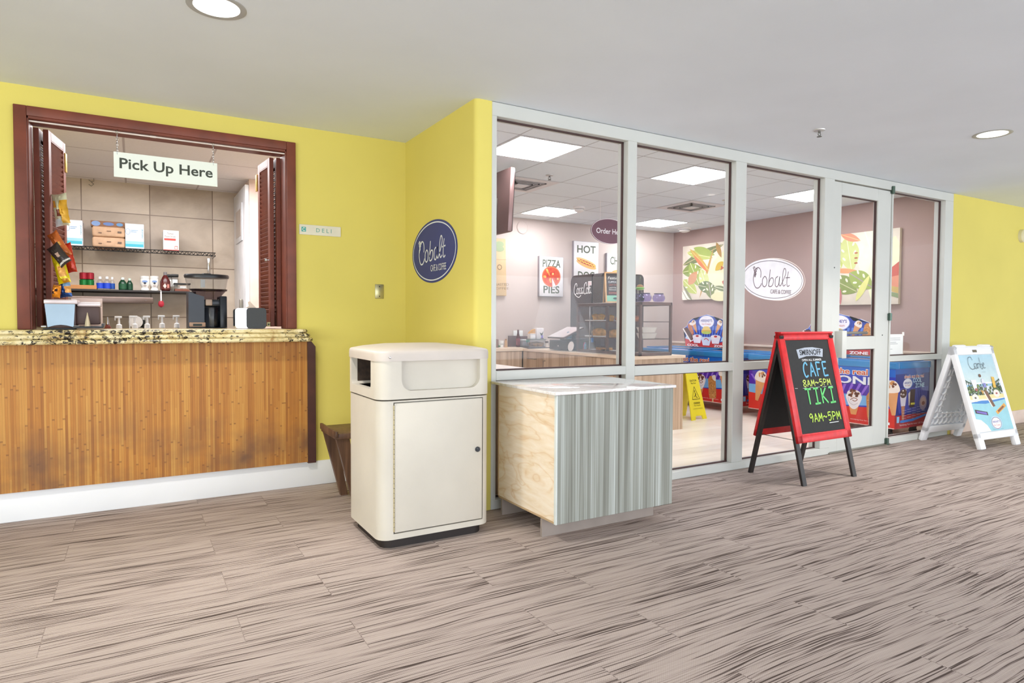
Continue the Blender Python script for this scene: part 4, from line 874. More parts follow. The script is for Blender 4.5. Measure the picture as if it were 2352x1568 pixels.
# ------------------------------------------------------------------ sandwich boards
def board_frame(lx, d, h, side):
    """plane of one leaf of an A frame: origin at its foot, v up along the slope (local)"""
    up = Vector((0, d if side < 0 else -d, h)).normalized(); right = Vector((1, 0, 0)) if side < 0 else Vector((-1, 0, 0))
    org = Vector((0, -d if side < 0 else d, 0)); return plane_M(org, right, up), math.hypot(d, h)
def red_board():
    t = thing('chalkboard_sign', 'red framed chalkboard on black legs listing cafe and tiki hours', 'sandwich board', (4.335, 3.055, 0), radians(-.8))
    d, h = .255, 1.075; Mred = pm((206, 26, 32), .35, var=.08, vs=20); Mleg = pm((34, 28, 26), .4, var=.2)
    for side in (-1, 1):
        M, Ln = board_frame(0, d, h, side); v0 = .27*Ln; hw = .31
        bm = NB()
        for q in ((-hw, hw, v0, v0+.055), (-hw, hw, Ln-.055, Ln), (-hw, -hw+.055, v0, Ln), (hw-.055, hw, v0, Ln)): box(bm, q[0], q[1], -.012, .012, q[2], q[3], .005, 2, M=M)
        for q in ((-hw+.05, hw-.05, v0+.05, v0+.062), (-hw+.05, hw-.05, Ln-.062, Ln-.05), (-hw+.05, -hw+.062, v0+.05, Ln-.05), (hw-.062, hw-.05, v0+.05, Ln-.05)): box(bm, q[0], q[1], -.009, .006, q[2], q[3], .002, 1, M=M)
        fr = obj('board_frame', bm, Mred, t)
        bm = NB(); box(bm, -hw+.05, hw-.05, -.004, .010, v0+.05, Ln-.05, M=M); cb_ = obj('chalkboard', bm, pm((32, 32, 32), .7, var=.1, vs=30), t)
        for sx in (-1, 1):
            bm = NB(); a = sx*.288; box(bm, a-.021, a+.021, .013, .035, .0, Ln-.02, .003, 1, M=M); obj('leg', bm, Mleg, t)
        if side < 0:
            A = Art(.0006, .8); W2 = hw-.062; vb, vt = v0+.062, Ln-.062; Hh = vt-vb
            def U(f): return -W2+2*W2*f
            def V(f): return vt-Hh*f
            A.poly([(U(.22), V(.105)), (U(.42), V(.085)), (U(.6), V(.082)), (U(.84), V(.105)), (U(.80), V(.195)), (U(.6), V(.178)), (U(.42), V(.180)), (U(.24), V(.205))], (168, 176, 188))
            A.text('SMIRNOFF', U(.53), V(.138), 2*W2*.50, Hh*.062, (30, 32, 36), .02); A.text('OPEN ALL SUMMER', U(.53), V(.222), 2*W2*.46, Hh*.024, (214, 216, 216), .02)
            chalk(A, 'CAFE', U(.28), V(.405), 2*W2*.60, Hh*.155, (108, 176, 208), .013)
            chalk(A, '8AM~5PM', U(.22), V(.51), 2*W2*.66, Hh*.072, (206, 224, 110), .007)
            chalk(A, 'TIKI', U(.22), V(.70), 2*W2*.72, Hh*.165, (104, 200, 116), .014)
            chalk(A, '9AM~5PM', U(.22), V(.89), 2*W2*.74, Hh*.09, (190, 226, 90), .008)
            A.stroke([(U(.66), V(.915)), (U(.88), V(.912))], .005, (220, 225, 225), 0)
            for k in range(5): A.stroke([(U(.20+.15*k), V(.525)), (U(.29+.15*k), V(.522))], .0025, (210, 214, 210), 0)
            A.stroke([(U(.02), V(.52)), (U(.08), V(.522))], .0025, (210, 214, 210), 0)
            bmx = A.build('chalk_writing', t, M@Matrix.Translation((0, -.0045, 0)))
    bm = NB(); box(bm, -.30, .30, -.028, .028, h-.012, h+.002, .003); obj('hinge_strip', bm, Mred, t)
    bm = NB(); tube(bm, [(.25, -.17, .30), (.25, .17, .30)], .003, 6); obj('brace_chain', bm, M_steel, t)
    bm = NB(); tube(bm, [(-.25, -.17, .30), (-.25, .17, .30)], .003, 6); obj('brace_chain', bm, M_steel, t)
red_board()
def white_board():
    t = thing('plastic_sign', 'white plastic sandwich board with a beach ice cream poster near the yellow wall', 'sandwich board', (6.915, 3.09, 0), radians(-4.5))
    d, h = .275, .925; Mw = pm((238, 238, 240), .4, var=.015); Mi = pm((214, 218, 224), .5, var=.02)
    for side in (-1, 1):
        M, Ln = board_frame(0, d, h, side); hw = .325; hw0 = .31
        bm = NB()
        for q in ((-hw, -hw+.05, .10, Ln), (hw-.05, hw, .10, Ln), (-hw, hw, Ln-.085, Ln), (-hw, hw, .085, .15)): box(bm, q[0], q[1], -.014, .030, q[2], q[3], .006, 2, M=M)
        for a in (-hw, hw-.085):
            box(bm, a, a+.085, -.014, .030, .0, .10, .012, 2, M=M)
        fr = obj('leaf_frame', bm, Mw, t)
        bm = NB(); box(bm, -hw+.04, hw-.04, -.006, .004, .14, Ln-.08, M=M); obj('backing', bm, Mi, t)
        # honeycomb ribs moulded on the inner face, around a recessed smooth area
        bm = NB(); cs = .042; r3 = math.sqrt(3)
        def seg(p, q_):
            for c in (p, q_):
                if not (-hw+.03 < c[0] < hw-.03 and .15 < c[1] < Ln-.06): return
            if all(abs(c[0]) < .17 and .28 < c[1] < Ln-.22 for c in (p, q_)): return
            dx, dy = q_[0]-p[0], q_[1]-p[1]; l = math.hypot(dx, dy); ang = math.atan2(dy, dx)
            box(bm, 0, l, .004, .018, -.004, .004, M=M@Matrix.Translation((p[0], 0, p[1]))@Matrix.Rotation(-ang, 4, 'Y'))
        for i in range(-8, 9):
            for j in range(0, 16):
                cx_ = i*cs*r3+(cs*r3/2 if j % 2 else 0); cy_ = .14+j*cs*1.5
                hx = [(cx_+cs*cos(radians(30+60*k)), cy_+cs*sin(radians(30+60*k))) for k in range(6)]
                for k in (0, 1, 5): seg(hx[k], hx[(k+1) % 6])
        for q in ((-.18, .18, .268, .280), (-.18, .18, Ln-.222, Ln-.21), (-.182, -.172, .268, Ln-.21), (.172, .182, .268, Ln-.21)): box(bm, q[0], q[1], .004, .018, q[2], q[3], .002, 1, M=M)
        for k in range(8): a = -.27+k*.077; box(bm, a-.012, a+.012, .004, .024, .095, .15, .004, 1, M=M)
        obj('honeycomb_ribs', bm, Mw, t)
        bm = NB()
        for a in (-.2, .2): box(bm, a-.075, a+.075, -.006, .02, Ln-.004, Ln+.016, .006, 2, M=M)
        obj('hinge_lug', bm, Mw, t)
        if side < 0:
            A = Art(.0005, .45); pw = hw-.048; p0, p1 = .155, Ln-.088; PH = p1-p0
            def U(f): return -pw+2*pw*f
            def V(f): return p1-PH*f
            for k in range(12): A.rect(U(0), U(1), V((k+1)/30), V(k/30), (172+3*k, 208+1*k, 222-int(.6*k)))
            A.rect(U(0), U(1), V(.42), V(.38), (150, 190, 214)); A.rect(U(0), U(1), V(.39), V(.37), (240, 240, 238))
            rnd = random.Random(3)
            for k in range(110):
                u = rnd.random(); v = .40+.14*rnd.random()
                A.ell(U(u), V(v), pw*rnd.uniform(.03, .09), PH*rnd.uniform(.008, .025), rnd.choice([(60, 84, 36), (86, 110, 44), (110, 130, 60), (44, 60, 34)]), 9, rnd.random())
            for u0, s_ in ((.08, 1), (.95, -1)):
                for k in range(6): A.stroke([(U(u0), V(.36)), (U(u0+s_*.04*(k-2)), V(.33+.012*k)), (U(u0+s_*.06*(k-2)), V(.37+.02*k))], .008, (54, 78, 50))
            A.rect(U(0), U(1), V(.60), V(.535), (232, 214, 150)); A.rect(U(0), U(1), V(.62), V(.585), (236, 232, 220))
            A.poly([(U(0), V(.62)), (U(.3), V(.605)), (U(.6), V(.61)), (U(1), V(.59)), (U(1), V(.635)), (U(.6), V(.65)), (U(.2), V(.66)), (U(0), V(.67))], (60, 130, 200))
            A.poly([(U(0), V(.63)), (U(.4), V(.65)), (U(1), V(.61)), (U(1), V(1)), (U(0), V(1))], (150, 204, 214))
            for u, v, cc in ((.16, .565, (70, 60, 50)), (.80, .525, (170, 60, 50))):
                A.ell(U(u), V(v), pw*.19, PH*.05, (236, 226, 214), 24); A.ell(U(u), V(v), pw*.06, PH*.012, cc, 14)
            A.poly([(U(.42), V(.49)), (U(.53), V(.47)), (U(.66), V(.69)), (U(.56), V(.70))], (116, 74, 46)); A.poly([(U(.42), V(.49)), (U(.45), V(.487)), (U(.585), V(.697)), (U(.56), V(.70))], (240, 230, 215))
            A.poly([(U(.36), V(.47)), (U(.45), V(.48)), (U(.40), V(.53))], (196, 150, 70)); A.poly([(U(.16), V(.33)), (U(.32), V(.33)), (U(.27), V(.46)), (U(.19), V(.46))], (226, 224, 230)); A.ell(U(.25), V(.46), pw*.09, PH*.02, (160, 90, 70))
            A.ell(U(.46), V(.28), pw*.07, PH*.022, (110, 70, 40)); A.ell(U(.5), V(.36), pw*.08, PH*.04, (222, 222, 236)); A.rect(U(.48), U(.56), V(.44), V(.38), (130, 130, 190)); A.poly([(U(.76), V(.45)), (U(.78), V(.30)), (U(.86), V(.31)), (U(.84), V(.45))], (230, 180, 60))
            A.poly([(U(.04), V(.71)), (U(.38), V(.755)), (U(.38), V(.80)), (U(.04), V(.76))], (52, 38, 42)); A.poly([(U(.08), V(.73)), (U(.35), V(.76)), (U(.35), V(.79)), (U(.08), V(.75))], (120, 100, 190))
            A.poly([(U(.62), V(.76)), (U(.93), V(.66)), (U(.97), V(.70)), (U(.66), V(.80))], (228, 160, 50)); A.poly([(U(.68), V(.75)), (U(.88), V(.69)), (U(.90), V(.71)), (U(.70), V(.775))], (130, 70, 30))
            A.poly([(U(0), V(.83)), (U(.14), V(.85)), (U(.27), V(.92)), (U(.34), V(1)), (U(0), V(1))], (238, 234, 224))
            A.ring(U(.55), V(.90), pw*.33, PH*.085, .008, (190, 210, 230), 36); A.ell(U(.55), V(.905), pw*.27, PH*.075, (150, 100, 130), 36); A.ell(U(.55), V(.905), pw*.25, PH*.069, (244, 238, 236), 36)
            A.text("HERSHEY'S", U(.55), V(.888), pw*.42, PH*.026, (52, 52, 150), .02); A.text('Ice Cream', U(.55), V(.93), pw*.36, PH*.026, (196, 90, 70), .0)
            A.text('celebrating over 125 years of ice cream', U(.55), V(.985), pw*.6, PH*.010, (90, 110, 140))
            def q(P): return [(U(.22+.42*x), V(.20-.17*y)) for x, y in P]
            for P in ([(.36, .75), (.30, 1), (.12, .95), (.03, .6), (.06, .25), (.2, .05), (.4, .12), (.42, .3)], [(.55, .5), (.42, .45), (.40, .2), (.5, .08), (.56, .25), (.57, .5)], [(.57, .5), (.56, .2), (.62, .1)], [(.64, .5), (.65, .12)], [(.65, .4), (.72, .5), (.76, .42)], [(.78, .48), (.78, .12)], [(.85, .95), (.85, .1), (.95, .12), (.95, .4), (.86, .42)], [(1.0, .3), (1.1, .42), (1.05, .52), (1.0, .35), (1.04, .1), (1.14, .14)]):
                A.stroke(q(P), .0045, (58, 66, 78), lift=False)
            A.stroke([(U(.54), V(.235)), (U(.66), V(.235))], .002, (120, 140, 150), 0)
            A.build('poster', t, M@Matrix.Translation((0, -.0065, 0)))
            A = Art(.0006); A.rect(-.035, .035, Ln-.065, Ln-.04, (100, 90, 64)); A.build('handle_slot', t, M@Matrix.Translation((0, -.0145, 0)))
white_board()

# ================================================================== the cafe behind the glass
ZT = .79
# ceiling panels
def panel(x, y, lb):
    t = thing('ceiling_panel_light', lb, 'ceiling light', (x+.305, y+.305, ZK), 0, 'square light panels in the cafe ceiling')
    bm = NB()
    for q in ((-.303, .303, -.303, -.285), (-.303, .303, .285, .303), (-.303, -.285, -.285, .285), (.285, .303, -.285, .285)): box(bm, q[0], q[1], q[2], q[3], -.006, -.001)
    obj('frame', bm, M_white, t); obj('diffuser', B(-.285, .285, -.285, .285, -.005, -.002), M_panel, t)
c5 = at(1515, 509, 2, ZK)
panel(2.52, 4.19, 'square ceiling light panel seen through the leftmost pane, the biggest looking one')
panel(4.35, 4.19, 'square ceiling light panel high in the second pane')
panel(4.35, 6.63, 'square ceiling light panel low in the leftmost pane above the oval sign')
panel(6.18, 4.19, 'square ceiling light panel high in the third pane')
panel(6.18, 6.63, 'square ceiling light panel low in the second pane, near the dark wall')
def vent(x, y, lb):
    t = thing('ceiling_vent', lb, 'vent', (x, y, ZK), 0, 'square air diffusers in the cafe ceiling')
    obj('face_plate', B(-.30, .30, -.30, .30, -.005, -.001, .002, 1), pm((232, 228, 228), .5, var=.01), t)
    bm = NB()
    for k, r_ in enumerate((.20, .15, .10)):
        for q in ((-r_, r_, -r_, -r_+.022), (-r_, r_, r_-.022, r_), (-r_, -r_+.022, -r_, r_), (r_-.022, r_, -r_, r_)): box(bm, q[0], q[1], q[2], q[3], -.012-.002*k, -.004)
    obj('louver', bm, pm((150, 146, 146), .5), t)
    obj('centre_plate', B(-.07, .07, -.07, .07, -.020, -.004, .002, 1), pm((222, 218, 218), .5, var=.01), t)
vent(3.435, 5.715, 'square air diffuser in the leftmost pane, right of the television'); vent(5.875, 5.715, 'square air diffuser in the second pane under the light panel')
sprinkler(3.46, 5.2, ZK, 'chrome sprinkler head in the leftmost pane', 'cafe sprinklers'); sprinkler(5.89, 5.2, ZK, 'chrome sprinkler head in the second pane', 'cafe sprinklers')
for x, y, r_, lb in ((4.735, 6.46, .075, 'white smoke detector above the oval order sign'), (7.15, 7.08, .10, 'wide white smoke alarm near the corner with the dark wall')):
    t = thing('smoke_detector', lb, 'smoke detector', (x, y, ZK)); bm = NB(); lathe(bm, [(r_, 0), (r_, -.02), (r_*.8, -.03), (r_*.78, -.05), (r_*.4, -.065), (0, -.066)], seg=28); obj('housing', bm, pm((240, 236, 234), .5), t)
    bm = NB(); lathe(bm, [(r_*.82, -.028), (r_*.84, -.034), (r_*.78, -.036)], seg=28); obj('grille', bm, pm((170, 166, 166), .5), t)
# oval order sign on chains
c = at(1400, 531.5, 1, 6.0); t = thing('oval_order_sign', 'purple brown oval board reading Order Here hanging on chains', 'sign', (c.x, 6.0, c.z)); ra = .275; rb = .148
bm = NB(); prism(bm, [(ra*cos(2*pi*i/56), rb*sin(2*pi*i/56)) for i in range(56)], -.006, .006, axis=1); obj('board', bm, pm((112, 72, 86), .5), t)
A = Art(); A.ring(0, 0, ra, rb, .006, (236, 226, 228), 56); A.text('Order Here', 0, 0, .40, .062, (240, 236, 238), .012); A.build('lettering', t, FACE_Y(0, -.0062, 0))
for x in (-.14, .14):
    bm = NB(); z = .12
    while z < ZK-c.z-.01:
        tube(bm, [(x+.004*cos(2*pi*i/6), 0, z+.008+.008*sin(2*pi*i/6)) for i in range(6)], .0016, 4, True); z += .014
    obj('chain', bm, pm((230, 226, 224), .3, .5), t)
# television
a = at(1176, 380, 1, 4.79)
t = thing('television', 'wall television seen edge on from behind at the left of the first pane', 'television', (2.79, 5.2, 2.2))
TM = Matrix.Translation((2.79, 0, 1.93))@Matrix.Rotation(radians(3.0), 4, 'Y')
obj('back_shell', B(-.02, .025, 4.80, 5.85, -.02, .535, .010, 2, M=TM), pm((118, 92, 88), .25, .2, var=.1, vs=3), t, True)
obj('screen', B(.0255, .032, 4.81, 5.84, -.01, .525, .001, 1, M=TM), pm((14, 14, 18), .1), t, True)
bm = NB(); box(bm, -.07, -.02, 5.0, 5.06, .0, .30, .006, 1, M=TM); box(bm, -.07, -.02, 5.45, 5.5, .0, .30, .006, 1, M=TM); tube(bm, [(2.74, 5.0, 2.02), (2.70, 5.2, 1.98), (2.74, 5.3, 1.96)], .006); box(bm, 1.87, 2.75, 5.2, 5.26, 2.1, 2.15, .006, 1); obj('wall_bracket', bm, M_steel, t, True)
# kraft paper sack on the back wall, under the television
c0 = at(1110, 545, 1, 7.55); c1 = at(1163, 680, 1, 7.55)
t = thing('kraft_sack', 'brown kraft paper sack with green print pinned to the cafe back wall below the television', 'paper sack', ((c0.x+c1.x)/2, 7.57, c1.z)); t.rotation_euler = (0, radians(-1.5), 0); hw = (c1.x-c0.x)/2; h = c0.z-c1.z
bm = B(-hw, hw, -.03, .0, 0, h, .008, 2); obj('sack', bm, pm((214, 184, 142), .8, var=.05, vs=5), t); A = Art(); A.ell(hw*.45, h*.9, hw*.4, .04, (168, 182, 140), 20); A.ell(hw*.45, h*.82, hw*.4, .04, (168, 182, 140), 20); A.ring(hw*.42, h*.50, .035, .035, .008, (130, 104, 76), 24); A.text('ROASTED', hw*.45, h*.2, .26, .035, (160, 130, 96)); A.text('COFFEE', hw*.45, h*.13, .26, .03, (160, 130, 96)); A.rect(-hw, hw, h*.63, h*.635, (180, 150, 112)); A.build('print', t, FACE_Y(0, -.031, 0))
t = thing('wall_ring', 'pale round cover on the cafe back wall right of the television', 'wall cover', (at(1200, 522, 1, YB).x, YB, at(1200, 522, 1, YB).z)); bm = NB(); lathe(bm, [(0, 0), (.09, 0), (.09, .010), (.078, .014), (.075, .010), (0, .010)], seg=32, M=Matrix.Rotation(radians(90), 4, 'X')); obj('cover', bm, M_beige, t)

# food signs
def food_sign(p0, p1, label, top, bottom, draw, tf=.18, bf=.13, grp='food posters on the cafe back wall'):
    a = at(*p0, 1, 7.53); b_ = at(*p1, 1, 7.53); w_ = b_.x-a.x; h = a.z-b_.z
    t = thing('food_sign', label, 'sign', (a.x, 7.53, b_.z), 0, grp); obj('panel', B(0, w_, 0, .045, 0, h, .003), pm((238, 234, 234), .5, var=.01), t)
    obj('edge', B(-.004, w_+.004, .005, .049, -.004, h+.004, .001, 1), pm((170, 164, 170), .4, .4), t)
    A = Art(); A.text(top, w_/2, h*(1-tf), w_*.76, h*.19, (92, 98, 78), .018); A.text(bottom, w_/2, h*bf, w_*.68, h*.19, (92, 98, 78), .018); draw(A, w_, h); A.build('print', t, FACE_Y(0, -.0005, 0))
def dr_pizza(A, w_, h):
    cx, cy, r_ = w_*.49, h*.50, w_*.40; A.ell(cx, cy, r_, r_*.92, (228, 130, 90), 36); A.ell(cx, cy, r_*.9, r_*.82, (222, 84, 52), 36); rnd = random.Random(2)
    for k in range(22): a = rnd.random()*6.28; q = r_*.75*math.sqrt(rnd.random()); A.ell(cx+q*cos(a), cy+q*sin(a)*.9, r_*rnd.uniform(.08, .16), r_*.09, rnd.choice([(246, 214, 130), (240, 180, 90), (206, 60, 40)]), 10, a)
    A.poly([(cx+r_*.05, cy-r_*.1), (cx+r_*.1, cy-r_*.95), (cx+r_*.5, cy-r_*.85)], (238, 234, 234))
def dr_dog(A, w_, h):
    cx, cy = w_*.5, h*.46; r = -.28
    A.ell(cx, cy-h*.03, w_*.42, h*.075, (234, 184, 110), 32, r); A.ell(cx-.005, cy+h*.035, w_*.42, h*.06, (238, 196, 124), 32, r); A.ell(cx, cy+h*.008, w_*.40, h*.042, (198, 76, 44), 32, r)
    A.stroke([(cx-w_*.36+w_*.72*k/12, cy+h*.008+w_*.36*.29-w_*.72*.29*k/12+(h*.014 if k % 2 else -h*.014)) for k in range(13)], w_*.03, (246, 214, 90), 3)
def dr_burger(A, w_, h):
    cx, cy = w_*.5, h*.48; A.ell(cx, cy-h*.06, w_*.36, h*.055, (226, 160, 84), 28); A.ell(cx, cy-h*.035, w_*.40, h*.035, (130, 160, 70), 28); A.ell(cx, cy-h*.01, w_*.39, h*.035, (120, 60, 40), 28); A.ell(cx, cy+h*.01, w_*.40, h*.028, (216, 70, 50), 28)
    A.poly([(cx-w_*.38, cy+h*.02)]+[(cx-w_*.38*cos(pi*k/14), cy+h*.02+h*.12*sin(pi*k/14)) for k in range(15)], (232, 158, 76)); A.ell(cx-w_*.1, cy+h*.09, w_*.14, h*.025, (244, 196, 120), 16)
food_sign((1240, 588), (1293, 681), 'white poster reading Pizza Pies with a round pizza', 'PIZZA', 'PIES', dr_pizza, .17, .17)
food_sign((1319, 553), (1374, 648), 'white poster reading Hot Dog with a sausage bun above the black cooler', 'HOT', 'DOG', dr_dog, .19, .16)
food_sign((1395, 581), (1450, 680), 'white poster beginning Chee with a burger, cut by the window mullion', 'CHEESE', 'BURGER', dr_burger, .17, .17)

# black soda cooler
t = thing('soda_cooler', 'tall black retro soda cooler with white script lettering behind the pastry case', 'cooler', (5.4, 6.75, 0)); h = 1.745
bm = NB(); prism(bm, [(7.06, .06), (7.06, h-.09)]+[(7.06-.09+.09*cos(radians(a)), h-.09+.09*sin(radians(a))) for a in range(15, 91, 15)]+[(6.60, h), (6.60, .06)], 5.05, 5.74, axis=0)
obj('cabinet', bm, pm((66, 54, 56), .3, var=.08), t, True)
bm = NB(); prism(bm, rrect(5.045, 5.745, .10, h+.005, .06), 6.40, 6.575, axis=1); obj('door', bm, pm((60, 50, 52), .25, var=.08), t, True)
obj('base', B(5.07, 5.72, 6.45, 7.04, 0, .10), M_black, t, True); bm = NB(); tube(bm, [(5.12, 6.40, 1.25), (5.12, 6.36, 1.23), (5.12, 6.36, 1.02), (5.12, 6.40, 1.0)], .012); obj('handle', bm, M_chrome, t, True)
A = Art(.0006)
def ck(P, x0, y0, sx, sy): return [(x0+x*sx, y0+y*sy) for x, y in P]
for P in ([(.20, .62), (.17, .85), (.09, .8), (.02, .45), (.03, .12), (.10, .02), (.2, .12)], [(.27, .5), (.21, .4), (.21, .12), (.27, .05), (.32, .25), (.27, .5)], [(.42, .45), (.36, .48), (.33, .2), (.38, .05), (.45, .15)], [(.55, .45), (.49, .5), (.45, .2), (.5, .05), (.55, .3), (.56, .5), (.55, .1), (.6, .1)],
          [(.78, .62), (.76, .88), (.68, .8), (.62, .5), (.62, .15), (.68, .02), (.76, .1)], [(.82, .5), (.77, .4), (.77, .12), (.82, .05), (.87, .25), (.82, .5)], [(.88, .15), (.94, .75), (.90, .85), (.88, .4), (.90, .05), (.94, .1)], [(1.02, .45), (.96, .5), (.93, .2), (.97, .05), (1.02, .3), (1.03, .5), (1.02, .1), (1.07, .1)], [(.08, -.02), (.3, -.22), (.45, -.05)], [(.56, .25), (.62, .25)]):
    A.stroke(ck(P, 0, 0, .36, .17), .010, (240, 238, 238), lift=False)
c = at(1318, 682, 0, 5.05); A.build('lettering', t, FACE_X(5.049, c.y, c.z+.03), True)
c = at(1351, 652, 0, 5.05); A = Art(.0008); A.rect(0, .075, 0, .055, (238, 232, 232)); A.text('NO 24', .037, .034, .055, .014, (190, 90, 90)); A.text('OPEN', .037, .015, .055, .012, (190, 90, 90)); A.build('sticker', t, FACE_X(5.049, c.y, c.z-.02), True)

# L shaped service counter
def yat(px, X=4.30): return at(px, 800, 0, X).y
CTX = 4.30
t = thing('service_worktop', 'pale L shaped worktop running along the back wall and towards the glass', 'worktop', (4.66, 5.9, ZT))
bm = NB(); prism(bm, [(1.87, 7.02), (CTX-.02, 7.02), (CTX-.02, 4.955), (5.045, 4.955), (5.045, YB-.01), (1.87, YB-.01)], ZT-.03, ZT); obj('worktop', bm, pm((236, 212, 186), .35, var=.03), t, True)
t = thing('counter_end', 'pale wood end panel of the service counter facing the glass', 'counter panel', (4.66, 4.98, 0)); obj('end_panel', B(4.32, 5.005, 4.972, 4.99, 0, ZT-.031, .002, 1), M_cafewood, t, True); obj('corner_post', B(5.005, 5.028, 4.968, 5.9, 0, ZT-.031, .002, 1), M_cafewood, t, True)
def unit(px0, px1, kind, lb):
    y1 = yat(px0); y0 = yat(px1); t = thing('base_cabinet', lb, 'cabinet', (4.6, (y0+y1)/2, 0), 0, 'pale wood base cabinets of the service counter')
    bm = NB(); g = .003
    if kind == 'open':
        box(bm, CTX+.012, 4.98, y0+g, y0+.02, .08, ZT-.031); box(bm, CTX+.012, 4.98, y1-.02, y1-g, .08, ZT-.031); box(bm, 4.96, 4.98, y0+.02, y1-.02, .08, ZT-.031); box(bm, CTX+.012, 4.96, y0+.02, y1-.02, .08, .10); obj('carcass', bm, M_cafewood, t, True); return t, y0, y1
    box(bm, CTX+.015, 4.98, y0+g, y1-g, .08, ZT-.031); box(bm, CTX+.06, 4.97, y0+g, y1-g, 0, .08); obj('carcass', bm, M_cafewood, t, True)
    if kind == 'drawers':
        for za, zb_ in ((.545, ZT-.036), (.31, .538), (.085, .303)):
            d = obj('drawer', B(CTX-.004, CTX+.014, y0+g, y1-g, za, zb_, .0015, 1), M_cafewood, t, True); ym = (y0+y1)/2; z = (za+zb_)/2+.02
            bm = NB(); tube(bm, [(CTX-.004, ym+.09, z), (CTX-.03, ym+.09, z), (CTX-.03, ym-.09, z), (CTX-.004, ym-.09, z)], .005); sub('handle', bm, M_steel, d, t)
    else:
        d = obj('cabinet_door', B(CTX-.004, CTX+.014, y0+g, y1-g, .085, ZT-.036, .0015, 1), M_cafewood, t, True); yy = y1-.05 if kind == 'doorL' else y0+.05
        bm = NB(); tube(bm, [(CTX-.004, yy, .66), (CTX-.03, yy, .66), (CTX-.03, yy, .52), (CTX-.004, yy, .52)], .005); sub('handle', bm, M_steel, d, t)
    return t, y0, y1
unit(1178.5, 1202, 'open', 'open fronted cabinet in the corner holding a white bag'); unit(1202, 1247.5, 'drawers', 'pale wood drawer cabinet with bar handles, right of the open niche')
unit(1247.5, 1306.5, 'doorL', 'pale wood cabinet with its handle at the left edge'); unit(1306.5, 1370, 'doorR', 'pale wood cabinet below the left end of the pastry case, handle at the right edge'); unit(1370, 1430, 'doorL', 'pale wood cabinet below the middle of the pastry case, handle at the left edge')
y0_ = yat(1430); t = thing('base_cabinet', 'pale wood cabinet behind the wide window mullion', 'cabinet', (4.6, (4.99+y0_)/2, 0), 0, 'pale wood base cabinets of the service counter'); obj('carcass', B(CTX+.0, 4.98, 4.992, y0_-.003, 0, ZT-.031), M_cafewood, t, True)
t = thing('base_cabinet', 'pale wood cabinet run along the cafe back wall', 'cabinet', (3.1, 7.3, 0), 0, 'pale wood base cabinets of the service counter'); obj('carcass', B(1.88, 4.29, 7.06, YB-.02, 0, ZT-.031), M_cafewood, t, True)
for k in range(4): obj('cabinet_door', B(1.90+k*.597, 1.90+k*.597+.59, 7.042, 7.058, .08, ZT-.036, .0015, 1), M_cafewood, t, True)
c = at(1192, 838, 0, 4.5); t = thing('white_bag', 'crumpled white bag inside the open corner cabinet', 'bag', (4.55, c.y, .10)); rnd = random.Random(5); bm = NB(); bmesh.ops.create_icosphere(bm, subdivisions=3, radius=1)
for v in bm.verts:
    k = 1+rnd.uniform(-.08, .08); v.co = Vector((v.co.x*.13*k, v.co.y*.13*k, .26+max(-1, v.co.z)*.26*k))
obj('bag', bm, pm((244, 232, 230), .6), t)
# white counter beside the left wall
t = thing('white_side_counter', 'white topped counter just inside the leftmost pane', 'counter', (2.2, 4.08, 0)); obj('top', B(1.87, 2.50, 3.54, 4.66, .77, .80, .003), pm((248, 238, 230), .3, var=.01), t, True); obj('body', B(1.88, 2.47, 3.55, 4.63, 0, .77), M_cafewood, t, True)

# ---- pastry display case
PX0, PX1, PY0, PY1, PZ0, PZ1 = 4.445, 4.885, 4.995, 6.09, ZT, 1.345
t = thing('pastry_case', 'dark brown framed glass pastry case on the service counter', 'display case', ((PX0+PX1)/2, (PY0+PY1)/2, PZ0)); Mcase = pm((92, 66, 58), .35, .2, var=.15, vs=12)
bm = NB(); p = .024; PYM = (PY0+PY1)/2-.02
for x in (PX0, PX1-p):
    for y in (PY0, PYM, PY1-p): box(bm, x, x+p, y, y+p, PZ0+.02, PZ1-.02)
for z in (PZ0, PZ1-.034):
    for x in (PX0, PX1-p): box(bm, x, x+p, PY0, PY1, z, z+.034, .003, 1)
    for y in (PY0, PY1-p): box(bm, PX0, PX1, y, y+p, z, z+.034, .003, 1)
obj('frame', bm, Mcase, t, True); obj('top_panel', B(PX0+p, PX1-p, PY0+p, PY1-p, PZ1-.016, PZ1-.006), Mcase, t, True); obj('floor_panel', B(PX0+p, PX1-p, PY0+p, PY1-p, PZ0+.004, PZ0+.012), pm((214, 180, 150), .5), t, True)
SH = (PZ0+.175, PZ0+.355)
for z in SH:
    bm = NB()
    for y in (PY0+.02, PY1-.035): box(bm, PX0+.01, PX1-.01, y, y+.012, z-.008, z)
    for x in (PX0+.008, PX1-.02): box(bm, x, x+.012, PY0+.02, PY1-.02, z-.008, z)
    sh = obj('shelf', bm, Mcase, t, True); sub('glass_shelf', B(PX0+.022, PX1-.022, PY0+.034, PY1-.036, z-.005, z), M_glass2, sh, t)
for q in ((PX0+.010, PX0+.013, PY0+p, PY1-p), (PX1-.013, PX1-.010, PY0+p, PY1-p), (PX0+p, PX1-p, PY0+.010, PY0+.013), (PX0+p, PX1-p, PY1-.013, PY1-.010)): obj('glass_pane', B(q[0], q[1], q[2], q[3], PZ0+.034, PZ1-.034), M_glass2, t, True)
bm = NB()
for y in (5.08, 5.51, 5.58, 6.0): box(bm, PX0-.004, PX0+.012, y, y+.035, PZ0+.032, PZ0+.044)
obj('door_clip', bm, M_black, t, True)
obj('sliding_rod', B(PX0+.004, PX0+.008, 5.845, 5.852, PZ0+.03, PZ1-.03), M_chrome, t, True)
